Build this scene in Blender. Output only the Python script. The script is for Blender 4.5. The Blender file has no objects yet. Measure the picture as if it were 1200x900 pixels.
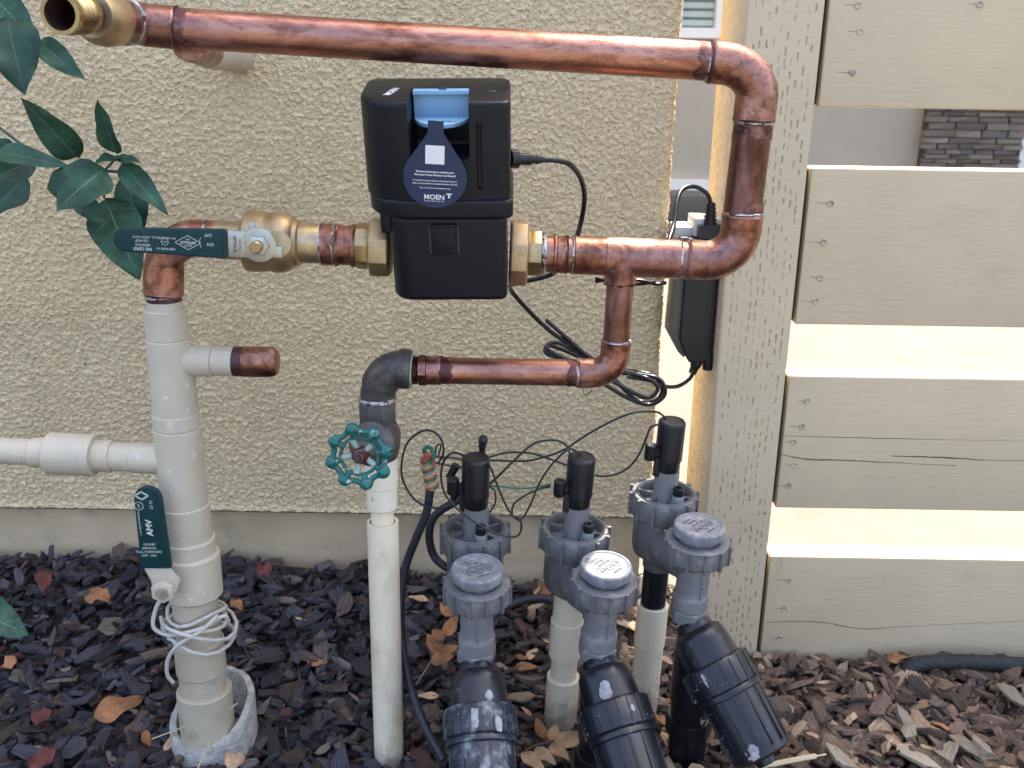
import bpy, bmesh, math, random
import numpy as np
from mathutils import Vector, Matrix, noise as mnoise
random.seed(7); np.random.seed(7)
R = math.radians
C = bpy.context.scene.collection
sc = bpy.context.scene

# ------------------------------------------------------------------ camera
F_PX = 1150.0; PITCH = R(17.9); ROLL = R(0.9); CAM = Vector((0, 0, 0.75))
cam = bpy.data.cameras.new('camera'); camo = bpy.data.objects.new('camera', cam); C.objects.link(camo)
fw = Vector((0, math.cos(PITCH), -math.sin(PITCH)))
r0 = Vector((1, 0, 0)); u0 = Vector((0, math.sin(PITCH), math.cos(PITCH)))
cr = r0 * math.cos(ROLL) + u0 * math.sin(ROLL); cu = u0 * math.cos(ROLL) - r0 * math.sin(ROLL)
m = Matrix((cr, cu, -fw)).transposed().to_4x4(); m.translation = CAM
camo.matrix_world = m
cam.sensor_fit = 'HORIZONTAL'; cam.sensor_width = 36; cam.lens = F_PX / 1200 * 36
cam.clip_start = 0.01; cam.clip_end = 500
cam.dof.use_dof = True; cam.dof.focus_distance = 0.97; cam.dof.aperture_fstop = 13
sc.camera = camo
# ------------------------------------------------------------------ light
SUN_EL, SUN_AZ = R(61), R(18.5)          # azimuth measured from +Y towards +X
w = bpy.data.worlds.new('World'); sc.world = w; w.use_nodes = True
nt = w.node_tree; nt.nodes.clear()
sky = nt.nodes.new('ShaderNodeTexSky'); sky.sky_type = 'NISHITA'; sky.sun_disc = False
sky.sun_elevation = SUN_EL; sky.sun_rotation = SUN_AZ; sky.dust_density = 6.0; sky.air_density = 0.75; sky.ozone_density = 0.0
bg = nt.nodes.new('ShaderNodeBackground'); bg.inputs[1].default_value = 0.15
wo = nt.nodes.new('ShaderNodeOutputWorld'); nt.links.new(sky.outputs[0], bg.inputs[0]); nt.links.new(bg.outputs[0], wo.inputs[0])
sl = bpy.data.lights.new('sun', 'SUN'); sl.energy = 2.1; sl.angle = R(0.53); sl.color = (1, .93, .82)
so = bpy.data.objects.new('sun', sl); C.objects.link(so)
sd = Vector((math.sin(SUN_AZ) * math.cos(SUN_EL), math.cos(SUN_AZ) * math.cos(SUN_EL), math.sin(SUN_EL)))
so.rotation_euler = sd.to_track_quat('Z', 'Y').to_euler(); so.location = (1, 3, 5)
sc.view_settings.view_transform = 'Standard'; sc.view_settings.look = 'None'
sc.view_settings.exposure = 2.45; sc.view_settings.gamma = 1
sc.render.engine = 'CYCLES'
sc.cycles.max_bounces = 8; sc.cycles.diffuse_bounces = 5

# ------------------------------------------------------------------ helpers
def ray(px, py):
    return fw + cr * ((px - 600) / F_PX) + cu * ((450 - py) / F_PX)
def P(px, py, Y):
    """world point on the plane y = Y seen at a photograph position"""
    d = ray(px, py); t = Y / d.y
    return CAM + d * t
def S(n, p):
    """metres spanned by n photograph pixels at point p"""
    return n * ((p - CAM).dot(fw)) / F_PX

OFF = {}
def root_of(o):
    while o.parent: o = o.parent
    return o
def empty(name, loc, label, cat, group=None, matrix=None):
    o = bpy.data.objects.new(name, None); C.objects.link(o); o.empty_display_size = .02
    if matrix is not None: o.matrix_world = matrix; OFF[o.name] = Vector((0, 0, 0))
    else: o.location = loc; OFF[o.name] = Vector(loc)
    o['label'] = label; o['category'] = cat
    if group: o['group'] = group
    return o
def tag(o, label, cat, group=None):
    o['label'] = label; o['category'] = cat
    if group: o['group'] = group
    return o

class MB:
    def __init__(s): s.v = []; s.f = []; s.uv = None
    def add(s, vs, fs, M=None):
        n = len(s.v)
        if M is not None: vs = [M @ Vector(v) for v in vs]
        s.v += [tuple(v) for v in vs]; s.f += [tuple(i + n for i in f) for f in fs]
        return s
    def box(s, c, d, M=None):
        x, y, z = (k / 2 for k in d)
        vs = [(c[0] + a * x, c[1] + b * y, c[2] + e * z) for a in (-1, 1) for b in (-1, 1) for e in (-1, 1)]
        return s.add(vs, [(0, 1, 3, 2), (4, 6, 7, 5), (0, 4, 5, 1), (2, 3, 7, 6), (0, 2, 6, 4), (1, 5, 7, 3)], M)
    def lathe(s, prof, M=None, n=40, phase=0, cap=True, wob=0):
        vs = []; fs = []
        for k, (r, z) in enumerate(prof):
            for i in range(n):
                a = 2 * math.pi * i / n + phase
                rr = r * (1 + (wob * mnoise.noise(Vector((math.cos(a) * 1.5, math.sin(a) * 1.5, z * 60 + k))) if wob else 0))
                vs.append((rr * math.cos(a), rr * math.sin(a), z))
        for k in range(len(prof) - 1):
            for i in range(n):
                j = (i + 1) % n
                fs.append((k * n + i, k * n + j, (k + 1) * n + j, (k + 1) * n + i))
        if cap:
            fs.append(tuple(range(n - 1, -1, -1))); fs.append(tuple((len(prof) - 1) * n + i for i in range(n)))
        return s.add(vs, fs, M)
    def tube(s, pts, rad, n=24, cap=True):
        pts = [Vector(p) for p in pts]
        if not hasattr(rad, '__len__'): rad = [rad] * len(pts)
        T = []
        for i in range(len(pts)):
            a = pts[max(i - 1, 0)]; b = pts[min(i + 1, len(pts) - 1)]
            T.append((b - a).normalized())
        up = Vector((0, 0, 1)) if abs(T[0].z) < .9 else Vector((1, 0, 0))
        nx = T[0].cross(up).normalized(); vs = []; fs = []
        for i, p in enumerate(pts):
            nx = (nx - T[i] * nx.dot(T[i])).normalized(); ny = T[i].cross(nx)
            for k in range(n):
                a = 2 * math.pi * k / n
                vs.append(p + (nx * math.cos(a) + ny * math.sin(a)) * rad[i])
        for i in range(len(pts) - 1):
            for k in range(n):
                j = (k + 1) % n
                fs.append((i * n + k, i * n + j, (i + 1) * n + j, (i + 1) * n + k))
        if cap:
            fs.append(tuple(range(n - 1, -1, -1))); fs.append(tuple((len(pts) - 1) * n + i for i in range(n)))
        return s.add(vs, fs)
    def sph(s, c, r, n=16, M=None, sq=(1, 1, 1)):
        prof = [(max(math.sin(math.pi * i / (n // 2)), 1e-4) * r, -math.cos(math.pi * i / (n // 2)) * r) for i in range(n // 2 + 1)]
        T = Matrix.Translation(c) @ Matrix.Diagonal((*sq, 1))
        return s.lathe(prof, (M @ T) if M is not None else T, n)
    def prism(s, poly, d, M=None):
        n = len(poly)
        vs = [(x, y, 0) for x, y in poly] + [(x, y, d) for x, y in poly]
        fs = [tuple(range(n - 1, -1, -1)), tuple(range(n, 2 * n))] + [(i, (i + 1) % n, n + (i + 1) % n, n + i) for i in range(n)]
        return s.add(vs, fs, M)
    def build(s, name, mat, parent=None, smooth=True, bevel=0, kind=None, angle=38, seg=2):
        off = OFF[root_of(parent).name] if parent else Vector((0, 0, 0))
        me = bpy.data.meshes.new(name)
        me.from_pydata([(v[0] - off.x, v[1] - off.y, v[2] - off.z) for v in s.v], [], s.f)
        if s.uv is not None:
            l = me.uv_layers.new(name='UVMap')
            idx = np.empty(len(me.loops), dtype=np.int32); me.loops.foreach_get('vertex_index', idx)
            l.data.foreach_set('uv', np.array(s.uv, dtype=np.float32)[idx].ravel())
        bm = bmesh.new(); bm.from_mesh(me)
        bmesh.ops.recalc_face_normals(bm, faces=bm.faces)
        if bevel:
            es = [e for e in bm.edges if len(e.link_faces) == 2 and e.calc_face_angle(0) > R(30)]
            bmesh.ops.bevel(bm, geom=es, offset=bevel, segments=seg, profile=.6, affect='EDGES', clamp_overlap=True)
        bm.to_mesh(me); bm.free()
        if smooth:
            me.polygons.foreach_set('use_smooth', [True] * len(me.polygons)); me.set_sharp_from_angle(angle=R(angle))
        me.materials.append(mat)
        o = bpy.data.objects.new(name, me); C.objects.link(o)
        if parent: o.parent = parent
        if kind: o['kind'] = kind
        return o

def axm(a, b, roll=0):
    """matrix with origin a and local Z from a to b; returns matrix, length"""
    a, b = Vector(a), Vector(b); d = b - a
    q = d.to_track_quat('Z', 'Y')
    return Matrix.Translation(a) @ q.to_matrix().to_4x4() @ Matrix.Rotation(roll, 4, 'Z'), d.length
def frame(o, x, y):
    x = Vector(x).normalized(); y = Vector(y); y = (y - x * y.dot(x)).normalized(); z = x.cross(y)
    M_ = Matrix((x, y, z)).transposed().to_4x4(); M_.translation = Vector(o); return M_
def arc(a, corner, b, n=12):
    """rounded path a -> corner -> b as a quadratic/circular blend"""
    a, corner, b = Vector(a), Vector(corner), Vector(b); out = []
    k = .5523
    c1 = a + (corner - a) * k; c2 = b + (corner - b) * k
    for i in range(n + 1):
        t = i / n; out.append(a * (1 - t) ** 3 + c1 * 3 * t * (1 - t) ** 2 + c2 * 3 * t * t * (1 - t) + b * t ** 3)
    return out
def smoothpath(pts, n=8):
    pts = [Vector(p) for p in pts]; q = [pts[0] * 2 - pts[1]] + pts + [pts[-1] * 2 - pts[-2]]; out = []
    for i in range(1, len(q) - 2):
        for k in range(n):
            t = k / n; a, b, c, d = q[i - 1], q[i], q[i + 1], q[i + 2]
            out.append(.5 * ((2 * b) + (c - a) * t + (2 * a - 5 * b + 4 * c - d) * t * t + (3 * b - a - 3 * c + d) * t ** 3))
    out.append(pts[-1]); return out
def sub(a, b, t0, t1): a, b = Vector(a), Vector(b); return a.lerp(b, t0), a.lerp(b, t1)
def cyl(a, b, r, n=36, lip=0.0006):
    M_, L = axm(a, b); m_ = MB(); l = min(lip, L * .2)
    return m_.lathe([(r - l, 0), (r, l), (r, L - l), (r - l, L)], M_, n)
def text(body, size, M_, mat, parent, name='lettering', extrude=.00012, align='CENTER', spacing=1.0, bold=0):
    cu_ = bpy.data.curves.new('t', 'FONT'); cu_.body = body; cu_.size = size; cu_.align_x = align; cu_.align_y = 'CENTER'
    cu_.extrude = extrude; cu_.space_character = spacing; cu_.offset = bold; cu_.resolution_u = 3
    t = bpy.data.objects.new('t', cu_); C.objects.link(t)
    dg = bpy.context.evaluated_depsgraph_get(); me = bpy.data.meshes.new_from_object(t.evaluated_get(dg))
    bpy.data.objects.remove(t); me.name = name
    off = OFF[root_of(parent).name]
    me.transform(Matrix.Translation(-off) @ M_); me.materials.clear(); me.materials.append(mat)
    o = bpy.data.objects.new(name, me); C.objects.link(o); o.parent = parent; return o

# ------------------------------------------------------------------ materials
def nodes(name):
    m_ = bpy.data.materials.new(name); m_.use_nodes = True; t = m_.node_tree
    return m_, t, t.nodes['Principled BSDF'], t.nodes['Material Output']
def N(t, typ, **kw):
    n = t.nodes.new(typ)
    for k, v in kw.items():
        if k in ('operation', 'blend_type', 'data_type', 'feature', 'noise_dimensions', 'attribute_name', 'wave_type', 'bands_direction', 'distance', 'interpolation_type'): setattr(n, k, v)
        else: n.inputs[k].default_value = v
    return n
def L(t, a, b): t.links.new(a, b)
def coord(t, scale=(1, 1, 1), src='Object'):
    tc = t.nodes.new('ShaderNodeTexCoord'); mp = t.nodes.new('ShaderNodeMapping'); mp.inputs['Scale'].default_value = scale
    L(t, tc.outputs[src], mp.inputs[0]); return mp.outputs[0]
def noise(t, vec, scale, detail=4, rough=.55, dist=0):
    n = N(t, 'ShaderNodeTexNoise', Scale=scale, Detail=detail, Roughness=rough, Distortion=dist); L(t, vec, n.inputs['Vector']); return n.outputs['Fac']
def ramp(t, fac, stops):
    n = t.nodes.new('ShaderNodeValToRGB'); e = n.color_ramp.elements
    while len(e) < len(stops): e.new(.5)
    for i, (p, c) in enumerate(stops): e[i].position = p; e[i].color = (*c, 1) if len(c) == 3 else (c[0],) * 3 + (1,)
    L(t, fac, n.inputs[0]); return n.outputs[0]
def mix(t, fac, a, b, mode='MIX'):
    n = t.nodes.new('ShaderNodeMix'); n.data_type = 'RGBA'; n.blend_type = mode
    for s_, v in ((0, fac), (6, a), (7, b)):
        if hasattr(v, 'is_linked') or hasattr(v, 'links'): L(t, v, n.inputs[s_])
        else: n.inputs[s_].default_value = v if s_ == 0 else (*v, 1)
    return n.outputs[2]
def math_(t, op, a, b=0.0, c=0.0):
    n = t.nodes.new('ShaderNodeMath'); n.operation = op
    for i, v in enumerate((a, b, c)):
        if hasattr(v, 'links'): L(t, v, n.inputs[i])
        else: n.inputs[i].default_value = v
    return n.outputs[0]
def bump(t, b, h, strength=.5, dist=.001):
    n = N(t, 'ShaderNodeBump', Strength=strength, Distance=dist); L(t, h, n.inputs['Height']); L(t, n.outputs[0], b.inputs['Normal']); return n
def generic(name, base, rough=.5, metal=0, var=.12, vs=25, dirt=None, ds=40, dth=(.55, .7), bs=300, bd=.0003, bst=.5, rv=.12, spec=.5, stretch=(1, 1, 1), mud=None):
    m_, t, b, o = nodes(name); v = coord(t, stretch)
    n1 = noise(t, v, vs, 5)
    c = ramp(t, n1, [(.3, [k * (1 - var) for k in base]), (.7, [min(k * (1 + var), 1) for k in base])])
    if dirt is not None:
        n2 = noise(t, v, ds, 6, .65); mk = ramp(t, n2, [(dth[0], (0,)), (dth[1], (1,))]); c = mix(t, mk, c, dirt)
    if mud:
        sx = t.nodes.new('ShaderNodeSeparateXYZ'); L(t, coord(t), sx.inputs[0])
        mh = math_(t, 'ADD', math_(t, 'MULTIPLY', sx.outputs[2], -1.0 / mud), math_(t, 'MULTIPLY', noise(t, coord(t), 70, 6, .7), 1.9))
        c = mix(t, math_(t, 'MULTIPLY', ramp(t, mh, [(.35, (0,)), (1.0, (1,))]), .62), c, (.13, .10, .075))
    L(t, c, b.inputs['Base Color'])
    n3 = noise(t, v, vs * 3, 4)
    mr = N(t, 'ShaderNodeMapRange'); mr.inputs['To Min'].default_value = max(rough - rv, .02); mr.inputs['To Max'].default_value = min(rough + rv, 1); L(t, n3, mr.inputs['Value']); L(t, mr.outputs[0], b.inputs['Roughness'])
    b.inputs['Metallic'].default_value = metal; b.inputs['Specular IOR Level'].default_value = spec
    if bst: bump(t, b, noise(t, v, bs, 4), bst, bd)
    return m_

def mat_copper(name, tone=0.5, stretch=(1, 1, 1), dk=1.0):
    m_, t, b, o = nodes(name); v = coord(t, stretch)
    n1 = noise(t, v, 34, 8, .72, .5); n2 = noise(t, v, 75, 7, .7, .3); n3 = noise(t, v, 15, 6, .65)
    c = ramp(t, n1, [(a_, [q * dk for q in c_]) for a_, c_ in ((.30, (.08, .035, .028)), (.43, (.33, .145, .095)), (.53, (.56, .28, .20)), (.68, (.26, .115, .10)))])
    pur = ramp(t, n3, [(.50, (0,)), (.68, (1,))]); pf = math_(t, 'MULTIPLY', pur, .6 * tone + .25)
    c = mix(t, pf, c, (.21, .115, .12))
    dm = ramp(t, n2, [(.60 - .12 * tone, (0,)), (.76 - .1 * tone, (1,))]); c = mix(t, math_(t, 'MULTIPLY', dm, .5 + .4 * tone), c, (.10, .05, .035))
    spk = ramp(t, noise(t, v, 260, 4, .7), [(.60, (0,)), (.68, (1,))]); c = mix(t, math_(t, 'MULTIPLY', spk, .55), c, (.07, .035, .03))
    ox = ramp(t, noise(t, v, 22, 6, .7), [(.55, (0,)), (.63, (1,))]); c = mix(t, math_(t, 'MULTIPLY', ox, .45), c, (.38, .20, .17))
    L(t, c, b.inputs['Base Color'])
    mt = math_(t, 'SUBTRACT', 1.0, math_(t, 'MULTIPLY', ox, .45)); L(t, mt, b.inputs['Metallic'])
    rr = N(t, 'ShaderNodeMapRange'); rr.inputs['To Min'].default_value = .24; rr.inputs['To Max'].default_value = .52; L(t, n2, rr.inputs['Value']); L(t, rr.outputs[0], b.inputs['Roughness'])
    bump(t, b, noise(t, v, 350, 3), .35, .0002)
    return m_

COP = mat_copper('copper_pipe_metal', .3, (.35, 1, 1), 1.0); COPV = mat_copper('copper_riser_metal', .95, (1, 1, .35), .42); COPF = mat_copper('copper_fitting_metal', .75, (1, 1, 1), .78)
BURN = generic('burnt_copper', (.09, .045, .05), .45, .7, .3, 60, (.3, .12, .1), 90, (.6, .7))
SOLD = generic('solder', (.50, .50, .49), .38, .9, .2, 120, (.08, .06, .06), 160, (.52, .6), bs=500, bd=.0006, bst=.9)
BRASS = generic('weathered_brass', (.50, .38, .22), .42, .9, .2, 30, (.30, .24, .17), 55, (.5, .75), bs=900, bd=.0003, bst=.45)
BRASSP = generic('polished_brass', (.42, .32, .16), .32, 1, .15, 40, (.35, .25, .14), 60, bs=300, bst=.2)
ZINC = generic('zinc_plated_steel', (.46, .47, .43), .3, 1, .12, 50, (.45, .46, .42), 80, bst=.25)
IRON = generic('bronze_casting', (.125, .11, .09), .5, .6, .3, 30, (.05, .05, .058), 35, (.42, .62), bs=700, bd=.0006, bst=.9)
GATEB = generic('dark_gate_valve_body', (.13, .125, .115), .5, .6, .25, 35, (.05, .05, .055), 40, (.5, .7), bs=600, bd=.0005, bst=.6)
PVCO = generic('painted_pvc', (.53, .475, .36), .48, 0, .09, 14, (.66, .64, .58), 110, (.63, .665), bs=120, bd=.0016, bst=.45)
PVCD = generic('dirty_painted_pvc', (.47, .41, .30), .6, 0, .12, 20, (.25, .21, .15), 30, (.55, .8), bs=160, bd=.0008, bst=.5, mud=.07)
PVCW = generic('white_pvc', (.80, .71, .53), .42, 0, .05, 12, (.50, .40, .26), 26, (.52, .85), bs=200, bst=.2, mud=.06, stretch=(1, 1, .5))
PVCG = generic('scuffed_white_pvc', (.76, .70, .55), .5, 0, .06, 14, (.07, .06, .06), 45, (.68, .71), bs=200, bst=.2)
CEMC = generic('cemented_white_collar', (.42, .41, .37), .9, 0, .25, 90, (.2, .18, .15), 70, (.55, .7), bs=240, bd=.003, bst=1)
GREENV = generic('green_vinyl', (.003, .036, .040), .42, 0, .2, 20, (.05, .09, .09), 240, (.69, .74), bs=400, bst=.15, spec=.3)
GREENW = generic('green_enamel', (.010, .120, .105), .30, 0, .25, 60, (.42, .55, .50), 110, (.60, .66), bs=250, bd=.0006, bst=.5)
MINT = generic('pale_worn_green', (.30, .40, .34), .6, 0, .2, 50, (.5, .5, .42), 80)
REDB = generic('dark_red_nut', (.10, .03, .035), .45, .4, .3, 90, (.3, .25, .2), 120)
GREYV = generic('grey_valve_plastic', (.122, .124, .130), .46, 0, .12, 20, (.24, .235, .22), 70, (.50, .80), bs=500, bd=.0002, bst=.35)
GREYL = generic('light_grey_plastic', (.175, .178, .183), .42, 0, .08, 20, (.32, .31, .28), 60, (.50, .8), bs=400, bst=.25)
LIDM = generic('weathered_lid_plastic', (.17, .18, .20), .6, 0, .1, 40, (.34, .34, .33), 90, (.48, .72), bs=600, bd=.0004, bst=.6)
BLKP = generic('black_plastic', (.007, .008, .012), .36, 0, .3, 40, (.09, .09, .10), 300, (.68, .76), bs=500, bst=.2)
BLKF = generic('dusty_black_filter_plastic', (.008, .010, .015), .33, 0, .3, 40, (.12, .135, .16), 75, (.61, .82), bs=260, bst=.3)
BLKFW = generic('limescaled_black_plastic', (.015, .02, .03), .38, 0, .3, 40, (.30, .33, .37), 60, (.52, .78), bs=260, bst=.3, stretch=(1, 1, .5))
DEVM = generic('charcoal_device_plastic', (.003, .005, .009), .42, 0, .15, 8, (.035, .038, .042), 500, (.7, .8), bs=2500, bd=.0001, bst=.25, spec=.35)
CORD = generic('black_cord', (.010, .010, .013), .28, 0, .2, 40, bst=.1)
WIREB = generic('black_wire', (.014, .013, .016), .45, 0, .2, 40, bst=0)
WG = generic('green_wire', (.02, .17, .10), .5, 0, .1, bst=0); WR = generic('red_wire', (.45, .08, .06), .5, 0, .1, bst=0); WY = generic('yellow_wire', (.52, .33, .07), .5, 0, .1, bst=0); WW = generic('pinkish_white_wire', (.50, .40, .34), .5, 0, .1, bst=0)
CABG = generic('dusty_black_cable', (.018, .022, .032), .5, 0, .2, 60, (.09, .09, .1), 200, (.6, .8), bst=.1)
PWIRE = generic('painted_wire', (.52, .50, .44), .5, 0, .1, 60, (.4, .36, .28), 90, bst=.2)
TAGM = generic('navy_tag_card', (.010, .026, .080), .30, 0, .1, 10, bst=0)
TAGB = generic('light_blue_plastic', (.24, .44, .62), .38, 0, .05, 10, bst=0)
WHITE = generic('white_print', (.82, .82, .80), .5, 0, .03, bst=0)
CREAMP = generic('cream_print', (.52, .56, .48), .5, 0, .08, 200, bst=0)
DARKP = generic('dark_print', (.02, .05, .12), .5, 0, .03, bst=0)
EMB = generic('embossed_grey', (.08, .085, .10), .6, 0, .05, bst=0)
GREYP = generic('grey_print', (.55, .56, .55), .6, 0, .1, bst=0)
BOXG = generic('outlet_grey', (.55, .54, .50), .5, 0, .05, bst=.1)

def mat_stucco():
    m_, t, b, o = nodes('cream_stucco'); v = coord(t)
    n0 = noise(t, v, 4, 3); n1 = noise(t, v, 220, 3)
    c = ramp(t, n0, [(.3, (.71, .565, .345)), (.7, (.78, .635, .395))])
    c = mix(t, math_(t, 'MULTIPLY', n1, .25), c, (.45, .38, .28)); 
    st = ramp(t, noise(t, v, 6.5, 5, .6), [(.54, (0,)), (.78, (1,))]); c = mix(t, math_(t, 'MULTIPLY', st, .35), c, (.36, .27, .16)); st2 = ramp(t, noise(t, coord(t, (1, 1, .22)), 9, 5, .6), [(.56, (0,)), (.72, (1,))]); c = mix(t, math_(t, 'MULTIPLY', st2, .18), c, (.40, .31, .20))
    L(t, c, b.inputs['Base Color']); b.inputs['Roughness'].default_value = .9; b.inputs['Specular IOR Level'].default_value = .25
    na = noise(t, v, 172, 2.0, .5, .3); nb = noise(t, v, 420, 3, .6, .4)
    ra = ramp(t, na, [(.36, (0,)), (.44, (.16,)), (.52, (.52,)), (.60, (.86,)), (.70, (1,))])
    h = math_(t, 'ADD', ra, math_(t, 'MULTIPLY', nb, .22))
    d = N(t, 'ShaderNodeDisplacement', Midlevel=.55, Scale=.0032); L(t, h, d.inputs['Height']); L(t, d.outputs[0], o.inputs['Displacement'])
    m_.displacement_method = 'BOTH'; return m_
STUC = mat_stucco()
FOUND = generic('painted_foundation', (.56, .44, .28), .85, 0, .14, 9, (.24, .19, .13), 14, (.55, .85), bs=130, bd=.0015, bst=.6, mud=.075)
def mat_wood(name, base, seedv=0, crack=None):
    m_, t, b, o = nodes(name); v = coord(t, (.06, 1, 1)); v1 = coord(t)
    oi = t.nodes.new('ShaderNodeObjectInfo'); ad = t.nodes.new('ShaderNodeVectorMath'); ad.operation = 'ADD'; L(t, v, ad.inputs[0])
    ml = t.nodes.new('ShaderNodeVectorMath'); ml.operation = 'SCALE'; ml.inputs[0].default_value = (3.1, 1.7, 2.3); L(t, oi.outputs['Random'], ml.inputs['Scale']); L(t, ml.outputs[0], ad.inputs[1])
    g = noise(t, ad.outputs[0], 330, 5, .6); g2 = noise(t, v1, 7, 4); g3 = noise(t, v1, 90, 5, .6)
    c = ramp(t, g2, [(.3, [k * .93 for k in base]), (.7, [k * 1.05 for k in base])])
    sp = ramp(t, g3, [(.68, (0,)), (.78, (1,))]); c = mix(t, math_(t, 'MULTIPLY', sp, .3), c, [k * .5 for k in base])
    smg = ramp(t, noise(t, coord(t, (.6, 1, 1.6)), 13, 6, .7), [(.56, (0,)), (.74, (1,))]); c = mix(t, math_(t, 'MULTIPLY', smg, .30), c, [k * .62 for k in base])
    vo = N(t, 'ShaderNodeTexVoronoi', Scale=3.4); vv = t.nodes.new('ShaderNodeVectorMath'); vv.operation = 'ADD'; L(t, coord(t, (.8, 1, 1)), vv.inputs[0]); L(t, ml.outputs[0], vv.inputs[1]); L(t, vv.outputs[0], vo.inputs['Vector'])
    kd = math_(t, 'ADD', vo.outputs['Distance'], math_(t, 'MULTIPLY', math_(t, 'SUBTRACT', g3, .5), .012)); km = math_(t, 'LESS_THAN', kd, .040)
    kr = math_(t, 'MULTIPLY', math_(t, 'SINE', math_(t, 'MULTIPLY', kd, 560)), km); kc = math_(t, 'LESS_THAN', kd, .008)
    c = mix(t, math_(t, 'MULTIPLY', math_(t, 'MAXIMUM', kr, 0), .22), c, [k * .55 for k in base]); c = mix(t, math_(t, 'MULTIPLY', kc, .75), c, [k * .35 for k in base])
    L(t, c, b.inputs['Base Color']); b.inputs['Roughness'].default_value = .62; b.inputs['Specular IOR Level'].default_value = .35
    h = math_(t, 'ADD', math_(t, 'ADD', g, math_(t, 'MULTIPLY', g3, .35)), math_(t, 'MULTIPLY', kr, .5)); bump(t, b, h, .55, .0007); return m_
PAINTW = mat_wood('painted_board', (.61, .495, .32))
PAINTP = mat_wood('painted_post', (.61, .505, .335))
SCREW = generic('painted_screw', (.46, .40, .28), .5, .1, .2, 90, (.12, .10, .08), 150, (.5, .7), bst=.2)
GAP = generic('open_crack', (.05, .04, .03), .9, 0, .1, bst=0)
CONC = generic('sunlit_concrete', (.11, .106, .089), .85, 0, .1, 6, (.085, .078, .062), 9, (.6, .8), bs=220, bd=.002, bst=.5)
ASPH = generic('asphalt', (.055, .056, .06), .9, 0, .15, 30, bs=300, bd=.003, bst=.6)
SOIL = generic('dark_soil', (.035, .024, .018), .95, 0, .3, 60, bs=120, bd=.006, bst=1)
FARW = generic('far_stucco', (.42, .38, .305), .9, 0, .05, 3, bs=90, bd=.004, bst=.4)
TRIMW = generic('white_trim', (.78, .78, .76), .5, 0, .03, bst=0)
BLINDG = generic('window_glass_with_blinds', (.16, .22, .21), .12, 0, .1, 2, bst=0)
BLINDS = generic('blind_slat', (.42, .50, .47), .5, 0, .05, bst=0)
STONE = [generic('ledger_stone', c, .85, 0, .2, 14, [k * .6 for k in c], 25, (.5, .8), bs=60, bd=.006, bst=.8) for c in ((.24, .20, .16), (.20, .17, .14), (.28, .24, .195), (.175, .155, .135))]
MORT = generic('dark_joint', (.05, .045, .04), .95, 0, .2, bst=0)

def mat_bark(name, attr):
    m_, t, b, o = nodes(name); v = coord(t, (1, 1, 1), 'UV')
    g = noise(t, coord(t, (.35, 2.2, 1), 'UV'), 6, 6, .7, .6)
    if attr:
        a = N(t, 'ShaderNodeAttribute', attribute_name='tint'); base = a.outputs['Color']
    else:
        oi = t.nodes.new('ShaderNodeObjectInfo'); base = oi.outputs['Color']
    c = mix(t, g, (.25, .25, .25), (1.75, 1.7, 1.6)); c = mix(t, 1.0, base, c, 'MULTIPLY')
    L(t, c, b.inputs['Base Color']); b.inputs['Roughness'].default_value = .75; b.inputs['Specular IOR Level'].default_value = .35
    bump(t, b, g, 1, .006); return m_
BARKS = mat_bark('bark_mulch', True); BARKC = mat_bark('bark_chip', False)

def mat_leaf(name, base, rib, rough=.42, spots=None, nv=7.0):
    m_, t, b, o = nodes(name); tc = t.nodes.new('ShaderNodeTexCoord'); sx = t.nodes.new('ShaderNodeSeparateXYZ'); L(t, tc.outputs['UV'], sx.inputs[0])
    au = math_(t, 'ABSOLUTE', sx.outputs[0]); 
    mid = math_(t, 'LESS_THAN', au, .016)
    ph = math_(t, 'FRACT', math_(t, 'MULTIPLY', math_(t, 'SUBTRACT', sx.outputs[1], math_(t, 'MULTIPLY', au, .33)), nv))
    sv = math_(t, 'MULTIPLY', math_(t, 'LESS_THAN', math_(t, 'ABSOLUTE', math_(t, 'SUBTRACT', math_(t, 'ADD', ph, math_(t, 'MULTIPLY', noise(t, coord(t), 60, 3), .35)), .67)), .035), ramp(t, noise(t, coord(t), 35, 2), [(.4, (.1,)), (.6, (1,))]))
    vein = math_(t, 'MAXIMUM', mid, math_(t, 'MULTIPLY', sv, .45))
    n = noise(t, coord(t), 45, 5); c = ramp(t, n, [(.3, [k * .55 for k in base]), (.7, [k * 1.6 for k in base])])
    if spots: c = mix(t, ramp(t, noise(t, coord(t), 260, 3), [(.66, (0,)), (.74, (1,))]), c, spots)
    c = mix(t, math_(t, 'MULTIPLY', vein, .55), c, rib); L(t, c, b.inputs['Base Color'])
    b.inputs['Roughness'].default_value = rough + .08; b.inputs['Specular IOR Level'].default_value = .3
    hh = math_(t, 'SUBTRACT', noise(t, coord(t), 90, 3), math_(t, 'MULTIPLY', vein, .8)); bump(t, b, hh, .7, .0009); return m_
LEAFG = mat_leaf('green_vine_leaf', (.024, .075, .042), (.17, .27, .18), .34, (.07, .12, .10))
LEAFD = mat_leaf('dark_green_leaf', (.014, .050, .030), (.07, .14, .08), .36)
LEAFO = mat_leaf('dry_orange_leaf', (.27, .125, .055), (.14, .06, .03), .6, (.1, .05, .03), 5)
LEAFR = mat_leaf('dry_red_leaf', (.12, .035, .03), (.06, .02, .02), .6, (.08, .03, .02), 5)
LEAFB = mat_leaf('dry_tan_leaf', (.40, .27, .16), (.22, .13, .07), .6, (.2, .11, .06), 5)
STEM = generic('green_stem', (.05, .09, .06), .5, bst=.1); TWIG = generic('dry_twig', (.22, .13, .09), .7, 0, .2, bst=.3); STRAW = generic('straw', (.50, .42, .27), .6, bst=0)

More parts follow.
